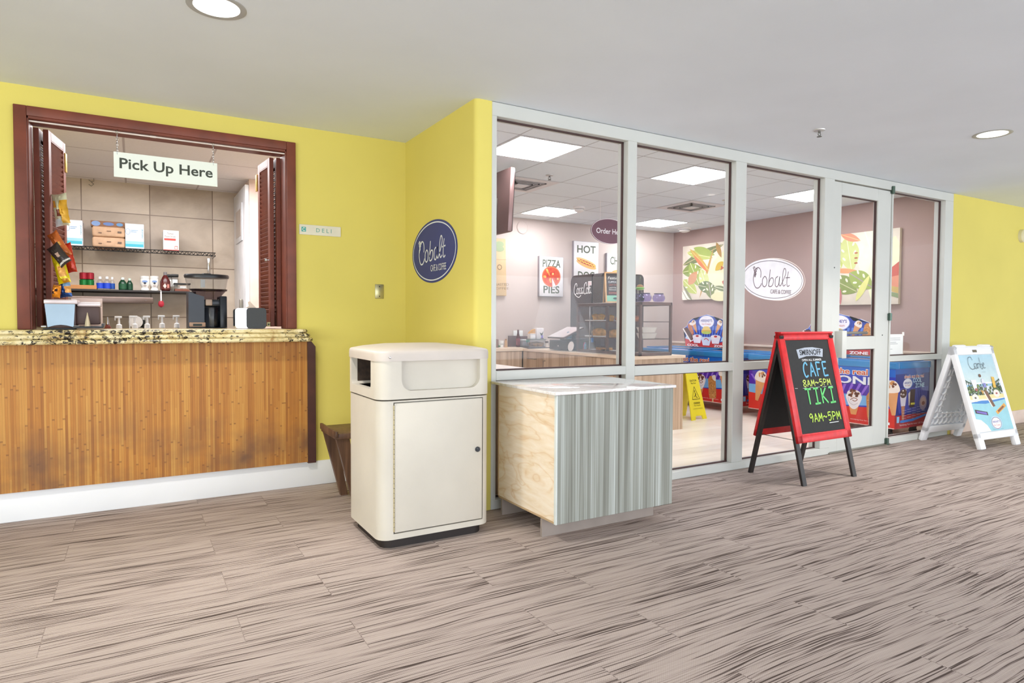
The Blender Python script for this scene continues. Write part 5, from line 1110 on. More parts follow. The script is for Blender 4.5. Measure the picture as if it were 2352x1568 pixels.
def pastry(px, py, kind, z, X, lb, g='pastries in the glass case'):
    c = at(px, py, 0, X); mg = .21 if kind == 'tray' else .11; y = min(max(c.y, PY0+mg), PY1-mg); t = thing('pastry' if kind != 'tray' else 'pastry_tray', lb, 'pastry' if kind != 'tray' else 'tray', (X, y, z), 0, g if kind != 'tray' else 'white trays in the pastry case'); rnd = random.Random(int(px*7))
    if kind == 'tray': obj('tray', B(-.12, .12, -.18, .18, .001, .012, .004), pm((242, 238, 236), .4), t); return
    bm = NB()
    if kind == 'muffin': lathe(bm, [(.03, 0), (.04, .035), (.048, .042), (.044, .058), (.02, .07), (0, .072)], seg=16); m_ = pm((222, 168, 70), .7, var=.2, vs=30)
    elif kind == 'roll': lathe(bm, [(.03, 0), (.045, .02), (.04, .045), (.02, .058), (0, .06)], seg=14, sy=1.5); m_ = pm((196, 120, 80), .7, var=.25, vs=30)
    elif kind == 'loaf': lathe(bm, [(.05, 0), (.06, .03), (.05, .065), (.02, .085), (0, .088)], seg=20, sy=2.0); m_ = pm((216, 164, 92), .7, var=.2, vs=20)
    elif kind == 'cake': box(bm, -.05, .05, -.09, .09, 0, .03, .004); m_ = pm((196, 146, 88), .7, var=.2, vs=30)
    for v in bm.verts: v.co += Vector((rnd.uniform(-.002, .002), rnd.uniform(-.002, .002), 0))
    obj('crust', bm, m_, t)
    if kind == 'cake': obj('chocolate_top', B(-.051, .051, -.091, .06, .029, .042, .003), pm((74, 44, 34), .4), t)
zz1, zz2, zz0 = SH[1]+.001, SH[0]+.001, PZ0+.013
for px, py, k, z, lb in ((1368, 748, 'tray', zz1, 'white tray on the top shelf of the pastry case, left half'), (1350, 766, 'tray', zz2, 'white tray on the middle shelf of the pastry case, left half'), (1380, 797, 'tray', zz0, 'white tray on the floor of the pastry case')):
    pastry(px, py, k, z, 4.66, lb)
tz = .013
for px, py, k, z, lb in ((1363, 745, 'muffin', zz1+tz, 'yellow muffin at the left of the top shelf'), (1381, 744, 'muffin', zz1+tz, 'orange muffin beside the dark post on the top shelf'), (1402, 746, 'muffin', zz1, 'muffin just right of the dark post on the top shelf'), (1424, 748, 'roll', zz1, 'brown roll on the top shelf next to the mullion'), (1462, 748, 'roll', zz1, 'brown roll on the top shelf at the right corner post'),
                      (1376, 766, 'loaf', zz2+tz, 'golden loaf on the middle shelf'), (1412, 768, 'loaf', zz2, 'pale loaf on the middle shelf next to the mullion'), (1388, 796, 'cake', zz0+tz, 'chocolate topped cake slab on the floor of the case')): pastry(px, py, k, z, 4.64, lb)
for k in range(2):
    z = SH[0]+.001+k*.062; t2 = thing('foam_tray', ('lower' if k == 0 else 'upper')+' of two stacked white foam trays at the right end of the pastry case', 'tray', (4.68, 5.16, z), 0, 'foam trays in the pastry case')
    bm = NB(); lathe(bm, [(.16, 0), (.20, .05), (.205, .055), (.19, .055), (.15, .01), (0, .01)], seg=4, sx=1.25, sy=.75, M=Matrix.Rotation(0, 4, 'Z')); bmesh.ops.transform(bm, matrix=Matrix.Rotation(radians(45), 4, 'Z'), verts=bm.verts)
    for v in bm.verts: v.co.x *= .85; v.co.y *= .55
    obj('foam_tray', bm, pm((240, 232, 222), .6), t2)
# serving tongs hanging inside, with a blue grip
c = at(1356, 770, 0, PX0+.05); t = thing('serving_tongs', 'steel tongs with a blue grip hanging in the pastry case', 'tongs', (PX0+.075, c.y, c.z-.03)); bm = NB(); tube(bm, [(0, .02, .15), (.0, .012, .06), (0, 0, 0)], .004); tube(bm, [(0, -.02, .15), (.0, -.008, .06), (0, 0, 0)], .004); obj('arms', bm, M_chrome, t); obj('grip', B(-.012, .012, -.016, .010, -.05, .012, .006), pm((60, 130, 200), .4), t)
for px, py, cc, lb in ((1334, 777, (226, 60, 120), 'small pink toy figure inside the left end of the pastry case'), (1344, 777, (110, 150, 180), 'small blue grey toy figure beside the pink one in the pastry case')):
    c = at(px, py, 0, 4.52); t = thing('toy_figure', lb, 'toy', (4.52, min(c.y, 6.03), PZ0+.013), 0, 'toy figures in the pastry case'); bm = NB(); lathe(bm, [(.0, 0), (.016, .002), (.018, .03), (.010, .04), (.018, .055), (.012, .072), (0, .076)], seg=14)
    lathe(bm, [(0, 0), (.007, .005), (.006, .02), (0, .024)], (0, .01, .07), seg=8); lathe(bm, [(0, 0), (.007, .005), (.006, .02), (0, .024)], (0, -.01, .07), seg=8); box(bm, -.012, .012, -.012, .012, -.0, .004); obj('figure', bm, pm(cc, .4), t)
# on top of the case
def chalk_mini():
    X = 4.6; a = at(1380, 693, 0, X); yb = 5.62; t = thing('small_chalkboard', 'small wooden framed chalkboard easel on top of the pastry case', 'chalkboard', (4.60, 5.60, PZ1), radians(-28)); Mw = pm((214, 170, 120), .5, var=.1)
    d, h = .085, .345
    for side in (-1, 1):
        M, Ln = board_frame(0, d, h, side); hw = .115; bm = NB()
        for q in ((-hw, hw, .0, .016), (-hw, hw, Ln-.018, Ln), (-hw, -hw+.018, 0, Ln), (hw-.018, hw, 0, Ln)): box(bm, q[0], q[1], -.006, .006, q[2], q[3], .002, 1, M=M)
        obj('frame', bm, Mw, t); obj('board', B(-hw+.015, hw-.015, -.002, .003, .012, Ln-.014, M=M), pm((66, 60, 60), .7), t)
        if side < 0:
            A = Art(.0004); A.rect(-.097, .097, .018, .085, (134, 190, 164)); A.text('Featured', 0, .285, .15, .032, (220, 216, 206), shear=.25); A.text('CUPPOCCINO', 0, .238, .15, .022, (220, 222, 226)); A.text('HOT CHOCO', 0, .205, .13, .020, (190, 110, 100)); A.text('LATTE', -.03, .172, .08, .016, (222, 220, 214)); A.text('MOCHA', -.03, .148, .08, .016, (222, 220, 214)); A.text('ESPRESSO', 0, .112, .15, .024, (200, 120, 110)); A.ell(0, .05, .03, .012, (60, 80, 76), 20)
            A.build('writing', t, M@Matrix.Translation((0, -.0025, 0)))
chalk_mini()
def jar(px, Y, lb):
    c = at(px, 690, 1, Y); t = thing('purple_glass_bowl', lb, 'glass bowl', (c.x, Y, PZ1), 0, 'purple glass bowls on the pastry case'); bm = NB()
    prof = [(.030, 0), (.052, .012), (.066, .04), (.062, .065), (.048, .082), (.05, .095), (.046, .095), (.044, .082), (.058, .062), (.062, .04), (.048, .015), (0, .010)]
    lathe(bm, prof, seg=28)
    for v in bm.verts:
        a = math.atan2(v.co.y, v.co.x); k = 1+.06*abs(sin(a*4)); v.co.x *= k; v.co.y *= k
    obj('bowl', bm, M_jar, t); bm = NB(); lathe(bm, [(.047, .088), (.052, .095), (.045, .096)], seg=24); obj('rim', bm, pm((60, 56, 90), .3), t)
for px, X, lb in ((1466, 5.30, 'purple glass bowl right beside the wide window mullion'), (1482, 5.10, 'purple glass bowl, middle of the three on the pastry case'), (1513, 5.09, 'purple glass bowl, rightmost on the pastry case')): jar(px, X, lb)
Yb = 5.46; c = at(1470, 660, 1, Yb); t = thing('burger_ornament', 'toy burger on a wire stand behind the purple bowls', 'ornament', (c.x, Yb, PZ1)); z0 = c.z-PZ1
bm = NB(); lathe(bm, [(0, z0-.03), (.035, z0-.028), (.04, z0-.012)], seg=20); obj('lower_bun', bm, pm((150, 190, 90), .5), t)
bm = NB(); lathe(bm, [(.043, z0-.014), (.052, z0-.008), (.043, z0)], seg=20); obj('lettuce', bm, pm((120, 196, 80), .5), t)
bm = NB(); lathe(bm, [(.038, z0+.0), (.036, z0+.018), (.018, z0+.032), (0, z0+.034)], seg=20); obj('upper_bun', bm, pm((150, 110, 60), .5), t)
bm = NB(); cyl(bm, (0, 0, z0+.03), (0, 0, z0+.10), .0015, seg=6); lathe(bm, [(0, 0), (.007, .004), (.007, .014), (0, .018)], (0, 0, z0+.10), seg=10); obj('skewer', bm, pm((90, 96, 50), .5), t)
bm = NB(); tube(bm, [(-.03, 0, 0), (-.03, 0, z0-.03)], .002, 5); tube(bm, [(.03, 0, 0), (.03, 0, z0-.03)], .002, 5); tube(bm, [(0, .03, 0), (0, .03, z0-.03)], .002, 5); obj('wire_stand', bm, M_chrome, t)

# ---- register things, positions on the worktop
def on(px, py): c = at(px, py, 2, ZT); return c
c0 = on(1262, 801); c1 = on(1318, 806)
t = thing('cash_drawer', 'black cash drawer on the service counter left of the pastry case', 'cash drawer', (4.60, 6.34, ZT)); ya, yb = yat(1262, 4.42), yat(1306, 4.42)
h = at(1280, 781, 0, 4.42).z-ZT
obj('case', B(4.42, 4.82, yb, ya, ZT+.006, ZT+h, .004), pm((46, 38, 38), .4), t, True); d = obj('drawer_front', B(4.412, 4.42, yb+.01, ya-.01, ZT+.014, ZT+h-.03, .002, 1), pm((58, 48, 48), .4), t, True)
bm = NB(); lathe(bm, [(0, 0), (.012, 0), (.010, .004), (0, .004)], M=Matrix.Translation((4.412, (ya+yb)/2, ZT+h*.45))@Matrix.Rotation(radians(-90), 4, 'Y')); sub('lock', bm, M_chrome, d, t)
bm = NB(); box(bm, 4.409, 4.413, yb+.04, (ya+yb)/2-.04, ZT+h*.45, ZT+h*.5); box(bm, 4.409, 4.413, (ya+yb)/2+.04, ya-.04, ZT+h*.45, ZT+h*.5); sub('slot', bm, M_black, d, t)
t = thing('register_screen', 'tilted point of sale screen on a black stand above the cash drawer', 'screen', (4.62, 6.28, ZT+h)); zs = at(1305, 760, 0, 4.6).z
obj('base_plate', B(4.45, 4.80, yb+.02, ya-.18, ZT+h+.001, ZT+h+.016, .005), M_black, t, True)
M = Matrix.Translation((4.52, (yb+ya)/2-.05, zs-.005))@Matrix.Rotation(radians(-22), 4, 'Y'); obj('screen_housing', B(-.20, .12, -.17, .17, -.010, .010, .006, 2, M=M), pm((90, 72, 70), .3), t, True); obj('display', B(-.195, .115, -.165, .165, .0105, .013, M=M), pm((214, 204, 204), .2), t, True)
bm = NB(); cyl(bm, (4.60, (yb+ya)/2-.05, ZT+h+.012), (4.58, (yb+ya)/2-.05, zs-.01), .022); box(bm, 4.52, 4.66, (yb+ya)/2-.10, (yb+ya)/2, zs-.05, zs-.02, .008); obj('stand', bm, M_black, t, True)
c = at(1306, 777, 0, 4.46); t = thing('tip_cup', 'blue grey teardrop shaped tip cup under the register screen', 'cup', (4.47, c.y+.02, ZT+h+.019)); bm = NB(); lathe(bm, [(.0, 0), (.036, .004), (.044, .03), (.034, .055), (.012, .085), (0, .09)], seg=20); obj('cup', bm, pm((90, 116, 138), .4), t)
c = at(1321, 796, 0, 4.40); t = thing('white_plate', 'round white plate leaning on edge beside the pastry case', 'plate', (4.40, max(c.y, 6.13), ZT)); bm = NB(); lathe(bm, [(0, 0), (.04, .001), (.058, .006), (.056, .008), (0, .004)], seg=28, M=Matrix.Translation((0, 0, .058))@Matrix.Rotation(radians(-80), 4, 'Y')); obj('plate', bm, pm((244, 238, 236), .3), t)
# counter clutter in the back corner
def clut(px, pb_): c = at(px, pb_, 2, ZT); return c
t = thing('serving_tray', 'flat black serving tray on the worktop under the glass bowl', 'tray', (on(1222, 799).x, on(1222, 799).y, ZT+.001)); tx, ty = t.location.x, t.location.y
q = [on(1185, 794), on(1214, 801), on(1262, 799), on(1235, 792)]
bm = NB(); prism(bm, [(v.x, v.y) for v in q], ZT+.001, ZT+.012); obj('tray', bm, pm((64, 44, 44), .5), t, True)
ZTT = ZT+.013
def small(name, label, cat, px, pyb, pyt, z=ZT, grp=None):
    c = at(px, pyb, 2, z)
    if c.y > 7.40: c = at(px, pyb, 1, 7.40)
    h = at(px, pyt, 1, c.y).z-z; s = at(px+1, pyb, 1, c.y).x-c.x; return thing(name, label, cat, (c.x, c.y, z), 0, grp), h, s
t, h, s = small('sauce_bottle', 'dark red brown sauce bottle standing on the back worktop', 'bottle', 1190, 793.5, 757); bm = NB(); lathe(bm, [(3.6*s, 0), (4*s, .01), (4*s, h*.55), (1.8*s, h*.8), (1.8*s, h*.9), (0, h*.9)], seg=20); obj('body', bm, pm((86, 34, 38), .2), t); bm = NB(); lathe(bm, [(2.1*s, h*.88), (2.1*s, h), (0, h)], seg=14); obj('cap', bm, pm((110, 70, 72), .4), t); bm = NB(); lathe(bm, [(4.1*s, h*.12), (4.1*s, h*.5)], seg=20); obj('label', bm, pm((130, 60, 70), .5, var=.4, vs=60), t)
t, h, s = small('glass_bowl', 'glass bowl of brown snacks with a dark lid on the black tray', 'bowl', 1232, 796.5, 779, ZTT); bm = NB(); lathe(bm, [(14*s, 0), (17*s, h*.3), (18.5*s, h*.95), (17.6*s, h*.95), (16*s, h*.3), (0, .008)], seg=28); obj('bowl', bm, M_clear, t); bm = NB(); lathe(bm, [(13*s, .01), (15*s, h*.3), (14*s, h*.55), (0, h*.75)], seg=20); obj('snacks', bm, pm((178, 132, 92), .8, var=.4, vs=40), t); bm = NB(); lathe(bm, [(20*s, h*.95), (20*s, h*1.02), (0, h*1.04)], seg=28); obj('lid', bm, pm((96, 104, 98), .4), t); bowl_top = t.location.z+h*1.04; bt = t
b_ = thing('white_paper_bag', 'white printed paper bag resting on the lidded glass bowl', 'bag', (bt.location.x+.035, bt.location.y, bowl_top)); hh = at(1242, 753, 1, bt.location.y).z-bowl_top
bm = B(-.055, .055, -.04, .04, 0, hh, .006); obj('bag', bm, pm((240, 232, 232), .6), b_); A = Art(); A.poly([(-.01, hh*.6), (.02, hh*.5), (.05, hh*.75), (.03, hh*.35), (.01, hh*.3)], (90, 96, 90)); A.rect(.012, .04, hh*.1, hh*.35, (150, 130, 210)); A.rect(.0, .05, .004, .012, (60, 60, 80)); A.build('print', b_, FACE_Y(0, -.0405, 0))
b2 = thing('foam_box', 'white foam box left of the printed bag on the glass bowl lid', 'box', (bt.location.x-.065, bt.location.y+.02, bowl_top)); obj('box', B(-.04, .04, -.04, .04, 0, hh*.42, .008), pm((246, 240, 238), .6), b2); obj('lid', B(-.042, .042, -.042, .042, hh*.42, hh*.5, .004), pm((246, 240, 238), .6), b2)
b3 = thing('bread_bag', 'small tan paper bread bag on top of the white foam box', 'bag', (bt.location.x-.06, bt.location.y+.02, bowl_top+hh*.5)); bm = NB(); prism(bm, [(-.05, 0), (.04, 0), (.045, hh*.42), (.015, hh*.36), (-.02, hh*.22)], -.025, .025, axis=1); obj('bag', bm, pm((206, 156, 96), .8), b3)
t, h, s = small('clear_tub', 'clear plastic tub with a teal lid label behind the sauce bottle', 'container', 1204, 792, 779); obj('tub', B(-.055, .055, -.05, .05, .012, h*.8, .005), pm((196, 196, 204), .3), t); obj('lid', B(-.06, .06, -.055, .055, h*.8, h, .005), pm((226, 232, 234), .4), t); obj('label', B(.0, .05, -.057, -.055, h*.62, h), pm((120, 204, 190), .5), t)
t, h, s = small('salt_shaker', 'small clear shaker with a dark top at the right end of the black tray', 'shaker', 1256, 797, 783, ZTT); bm = NB(); lathe(bm, [(3.5*s, 0), (3*s, h*.7), (0, h*.7)], seg=14); obj('glass', bm, pm((224, 214, 206), .2), t); bm = NB(); lathe(bm, [(3.4*s, h*.7), (3.0*s, h), (0, h)], seg=14); obj('cap', bm, pm((76, 56, 52), .3), t)
t, h, s = small('spice_bottle', 'tan spice bottle at the left of the back worktop', 'bottle', 1162, 792.5, 778); bm = NB(); lathe(bm, [(3.2*s, 0), (3.2*s, h*.4), (2.4*s, h*.6), (3*s, h*.8), (0, h*.85)], seg=16); obj('bottle', bm, pm((206, 166, 124), .4), t); bm = NB(); lathe(bm, [(2*s, h*.84), (2*s, h), (0, h)], seg=12); obj('cap', bm, pm((190, 140, 96), .4), t)
t, h, s = small('paper_cup', 'white paper cup with small dark marks near the left window jamb', 'cup', 1150, 792, 782); bm = NB(); lathe(bm, [(4.5*s, 0), (6*s, h), (5.6*s, h), (4.2*s, .01), (0, .01)], seg=20); obj('cup', bm, M_paper, t); A = Art()
for k in range(4): A.ell((-3+2*k)*s, h*.5, .4*s, h*.12, (60, 60, 50), 8)
A.build('print', t, FACE_Y(0, -5.6*s, 0))
t, h, s = small('green_cloth', 'small crumpled green cloth in front of the paper cup', 'cloth', 1149, 795.5, 788); bm = NB(); bmesh.ops.create_icosphere(bm, subdivisions=3, radius=1); rnd = random.Random(9)
for v in bm.verts: k = 1+rnd.uniform(-.15, .15); v.co = Vector((v.co.x*.035*k, v.co.y*.03*k, .018+v.co.z*.018*k))
obj('cloth', bm, pm((90, 150, 90), .8), t)
t, h, s = small('cardboard_box', 'brown box at the far left end of the back worktop', 'box', 1138, 793, 779); obj('box', B(-.05, .04, -.01, .09, 0, h, .003), pm((140, 112, 104), .7), t)
for px0, px1, pt, lb in ((1170, 1187, 771, 'dark grey board leaning on the back wall left of the sauce bottle'), (1196, 1216, 772, 'dark grey board leaning on the back wall behind the clear tub')):
    a = at(px0, pt, 1, 7.5); b_ = at(px1, pt, 1, 7.5); t = thing('dark_board', lb, 'board', ((a.x+b_.x)/2, 7.51, ZT), 0, 'dark boards at the cafe back wall'); obj('board', B((a.x-b_.x)/2, (b_.x-a.x)/2, 0, .03, 0, a.z-ZT, .003), pm((104, 82, 82), .6), t)
a = at(1189.5, 768, 1, YB); t = thing('wall_switch', 'white wall outlet plate behind the sauce bottle', 'wall plate', (a.x, YB, a.z)); obj('cover_plate', B(-.075, .075, -.008, 0, -.055, .055, .003), M_paper, t); obj('switch', B(-.012, .012, -.014, -.008, -.02, .02, .002), M_paper, t)

# ---- paintings on the dark wall
def painting(ya, yb, z0, z1, lb, seed, mode):
    w_ = ya-yb; h = z1-z0; t = thing('leaf_painting', lb, 'painting', (XW-.02, (ya+yb)/2, z0), 0, 'tropical leaf canvases on the dark wall'); obj('canvas', B(-.025, .018, -w_/2, w_/2, 0, h, .003), pm((236, 224, 206), .7, var=.04), t)
    A = Art(.0003, .7); rnd = random.Random(seed)
    def P(L_): return [(w_*x, h*(1-y)) for x, y in L_]
    def leaf(x, y, l, wd, ang, c, c2=None, holes=0):
        dx, dy = cos(ang), sin(ang); pts = []
        for k in range(13): u = k/12; q = wd*sin(pi*u)**.8*(1-.25*u); pts.append((x+dx*l*u-dy*q, y+dy*l*u+dx*q))
        for k in range(12, -1, -1): u = k/12; q = wd*sin(pi*u)**.8*(1-.25*u); pts.append((x+dx*l*u+dy*q, y+dy*l*u-dx*q))
        A.poly([(max(0, min(w_, w_*a)), max(0, min(h, h*(1-b)))) for a, b in pts], c)
        if c2:
            A.stroke([(max(0, min(w_, w_*(x+dx*l*u))), max(0, min(h, h*(1-(y+dy*l*u))))) for u in (0, .3, .6, .97)], .009, c2)
        for k in range(holes):
            u = .25+.12*k; s_ = 1 if k % 2 else -1; A.ell(w_*(x+dx*l*u-dy*wd*.5*s_), h*(1-(y+dy*l*u+dx*wd*.5*s_)), w_*.03, h*.015, (244, 238, 214), 12, -ang+.6*s_)
    Gn = [(160, 176, 92), (190, 200, 110), (120, 140, 84), (206, 212, 140), (92, 110, 70)]
    if mode == 0:
        leaf(.95, .25, .9, .20, 1.75, (240, 236, 200), (250, 246, 226)); leaf(.62, .95, .85, .22, -1.2, (238, 232, 192))
        leaf(0, .35, .95, .10, -.32, (124, 132, 92), (214, 196, 150)); leaf(.1, .12, .6, .09, .25, Gn[1], (230, 226, 170)); leaf(.25, .05, .5, .08, .35, (168, 184, 96))
        leaf(.75, .0, .3, .05, 1.2, (180, 140, 80)); leaf(.40, .98, .95, .03, -1.25, (200, 160, 96)); leaf(.02, .62, .42, .12, .7, Gn[1], (232, 230, 190), 2); leaf(0, .48, .45, .14, -.1, (140, 156, 84), (226, 226, 180)); leaf(.18, .32, .5, .15, 1.1, Gn[0], (236, 232, 200), 4)
        leaf(.42, .45, .42, .12, 1.2, Gn[3], (236, 236, 200), 2); leaf(.15, .72, .3, .1, -.9, (206, 150, 110)); leaf(.36, .74, .42, .12, .2, (112, 128, 84), (206, 200, 170), 4); leaf(.6, .7, .3, .11, 1.35, (134, 144, 90), (200, 180, 190), 3)
        leaf(.9, .35, .22, .07, 2.4, (214, 180, 70)); A.poly(P([(.86, .42), (.92, .46), (.85, .5)]), (196, 110, 80)); A.poly(P([(.88, .70), (1, .62), (1, .84), (.9, .74)]), (206, 120, 100)); leaf(.72, .78, .32, .05, .25, (130, 140, 96), (230, 228, 200))
        leaf(.0, .82, .34, .1, .95, (246, 240, 228), (150, 140, 110)); leaf(.02, .72, .42, .03, .95, (150, 150, 120)); A.ell(w_*.85, h*.04, w_*.2, h*.08, (238, 230, 182), 20)
        leaf(.17, .06, .62, .055, .78, (206, 170, 90), (226, 200, 120)); leaf(.26, .19, .45, .038, .80, (218, 132, 92))
    else:
        leaf(.55, -.05, .9, .24, 1.3, (246, 242, 210), (252, 250, 232)); leaf(.95, .1, .9, .22, 1.9, (238, 240, 200)); leaf(.1, .0, .5, .12, 1.3, Gn[1], (236, 232, 180), 3); leaf(.3, .04, .5, .16, 1.4, Gn[3], (240, 238, 200), 4); leaf(.22, .0, .3, .06, .4, (226, 150, 120), (238, 190, 140))
        for k in range(3): A.ell(w_*.44, h*(.72-.07*k), w_*.025, h*.012, (176, 104, 70), 10)
        leaf(.1, .5, .4, .04, .1, (230, 160, 110)); leaf(.1, .62, .42, .15, .5, (142, 156, 88), (206, 204, 160), 5); leaf(.35, .55, .4, .14, .6, Gn[0], (180, 150, 176), 4); leaf(.45, .95, .4, .05, -1.1, (228, 226, 140)); leaf(.22, .75, .25, .03, 1.5, (200, 130, 130))
        A.poly(P([(.78, .62), (1, .44), (1, .66), (.8, .66)]), (206, 100, 84)); A.poly(P([(.78, .66), (1, .62), (1, .80), (.8, .70)]), (228, 150, 120)); A.poly(P([(.76, .72), (1, .78), (1, .86), (.78, .78)]), (206, 176, 104)); A.poly(P([(.74, .80), (1, .86), (1, .92), (.76, .84)]), (140, 156, 110)); A.poly(P([(.78, .02), (.86, .02), (.8, .1)]), (226, 130, 100)); A.poly(P([(.0, .0), (.18, .02), (.12, .5), (0, .6)]), Gn[1]); A.stroke(P([(.22, .04), (.14, .3), (.03, .58)]), .014, (244, 240, 220))
    A.build('artwork', t, FACE_X(-.0255, w_/2, 0))
painting(7.334, 6.441, 1.475, 2.304, 'tropical leaf canvas at the left of the dark wall, seen in the second pane', 1, 0)
painting(4.93, 4.037, 1.352, 2.203, 'tropical leaf canvas seen through the glass door', 2, 1)

# ---- ice cream freezers with printed sides and header cards
BLUE = (34, 84, 190)
def sundae(A, x, y, s):
    A.poly([(x-.42*s, y-.55*s), (x+.42*s, y-.55*s), (x+.22*s, y-1.3*s), (x-.22*s, y-1.3*s)], (226, 156, 96)); A.poly([(x-.62*s, y+.35*s), (x+.62*s, y+.35*s), (x+.52*s, y-.35*s), (x+.25*s, y-.75*s), (x, y-.85*s), (x-.25*s, y-.75*s), (x-.52*s, y-.35*s)], (246, 240, 244), 4); A.ell(x, y+.42*s, .6*s, .34*s, (244, 236, 236), 24)
    rnd = random.Random(8)
    for k in range(16): A.ell(x+rnd.uniform(-.42, .42)*s, y+rnd.uniform(.22, .72)*s, .13*s, .10*s, rnd.choice([(126, 74, 56), (160, 104, 76), (98, 58, 46)]), 10, rnd.random()*3)
    A.stroke([(x-.3*s, y-.1*s), (x, y+.08*s), (x+.3*s, y-.02*s), (x+.1*s, y-.18*s), (x-.12*s, y-.1*s)], .06*s, (150, 96, 74)); A.stroke([(x-.5*s, y+.1*s), (x-.38*s, y-.3*s), (x, y-.5*s), (x+.36*s, y-.3*s)], .03*s, (190, 170, 180))
def nutbar(A, x, y, s, c=(206, 140, 78), rot=0):
    def q(a, b): return (x+a*cos(rot)-b*sin(rot), y+a*sin(rot)+b*cos(rot))
    A.poly([q(a, b) for a, b in [(-.32*s, -.9*s), (.32*s, -.9*s), (.38*s, -.6*s), (.38*s, .6*s), (.2*s, .85*s), (-.2*s, .85*s), (-.38*s, .6*s), (-.38*s, -.6*s)]], c); rnd = random.Random(6)
    for k in range(60): p = q(rnd.uniform(-.3, .3)*s, rnd.uniform(-.8, .7)*s); A.ell(p[0], p[1], .04*s, .03*s, rnd.choice([(236, 190, 124), (150, 90, 50), (222, 160, 96)]), 6, k)
    A.poly([q(a, b) for a, b in [(.38*s, .9*s), (.05*s, .86*s), (.1*s, .6*s), (.38*s, .45*s)]], (246, 236, 226), 3); A.poly([q(-.07*s, -.9*s), q(.07*s, -.9*s), q(.07*s, -1.2*s), q(-.07*s, -1.2*s)], (226, 190, 140))
def cone(A, x, y, s, rot=0):
    def q(L_): return [(x+a*s*cos(rot)-b*s*sin(rot), y+a*s*sin(rot)+b*s*cos(rot)) for a, b in L_]
    A.poly(q([(-.42, .2), (.42, .2), (.12, -1.3), (-.12, -1.3)]), (222, 158, 104)); A.poly(q([(-.45, .2), (.45, .2), (.5, .6), (.25, .95), (-.25, .95), (-.5, .6)]), (244, 232, 222), 3); rnd = random.Random(3)
    for k in range(12): p = q([(rnd.uniform(-.35, .35), rnd.uniform(.55, .9))])[0]; A.ell(p[0], p[1], .09*s, .07*s, rnd.choice([(120, 72, 52), (214, 150, 90)]), 8, k)
def rays(A, x0, x1, y0, y1, cx, c, n=9):
    for k in range(n):
        u = x0+(x1-x0)*k/(n-1); A.poly([(cx+(u-cx)*.8, y0), (cx+(u-cx)*.8+.02, y0), (u+.03, y1), (u, y1)], c) if x0 < u+.03 < x1 and x0 < cx+(u-cx)*.8 < x1 else None
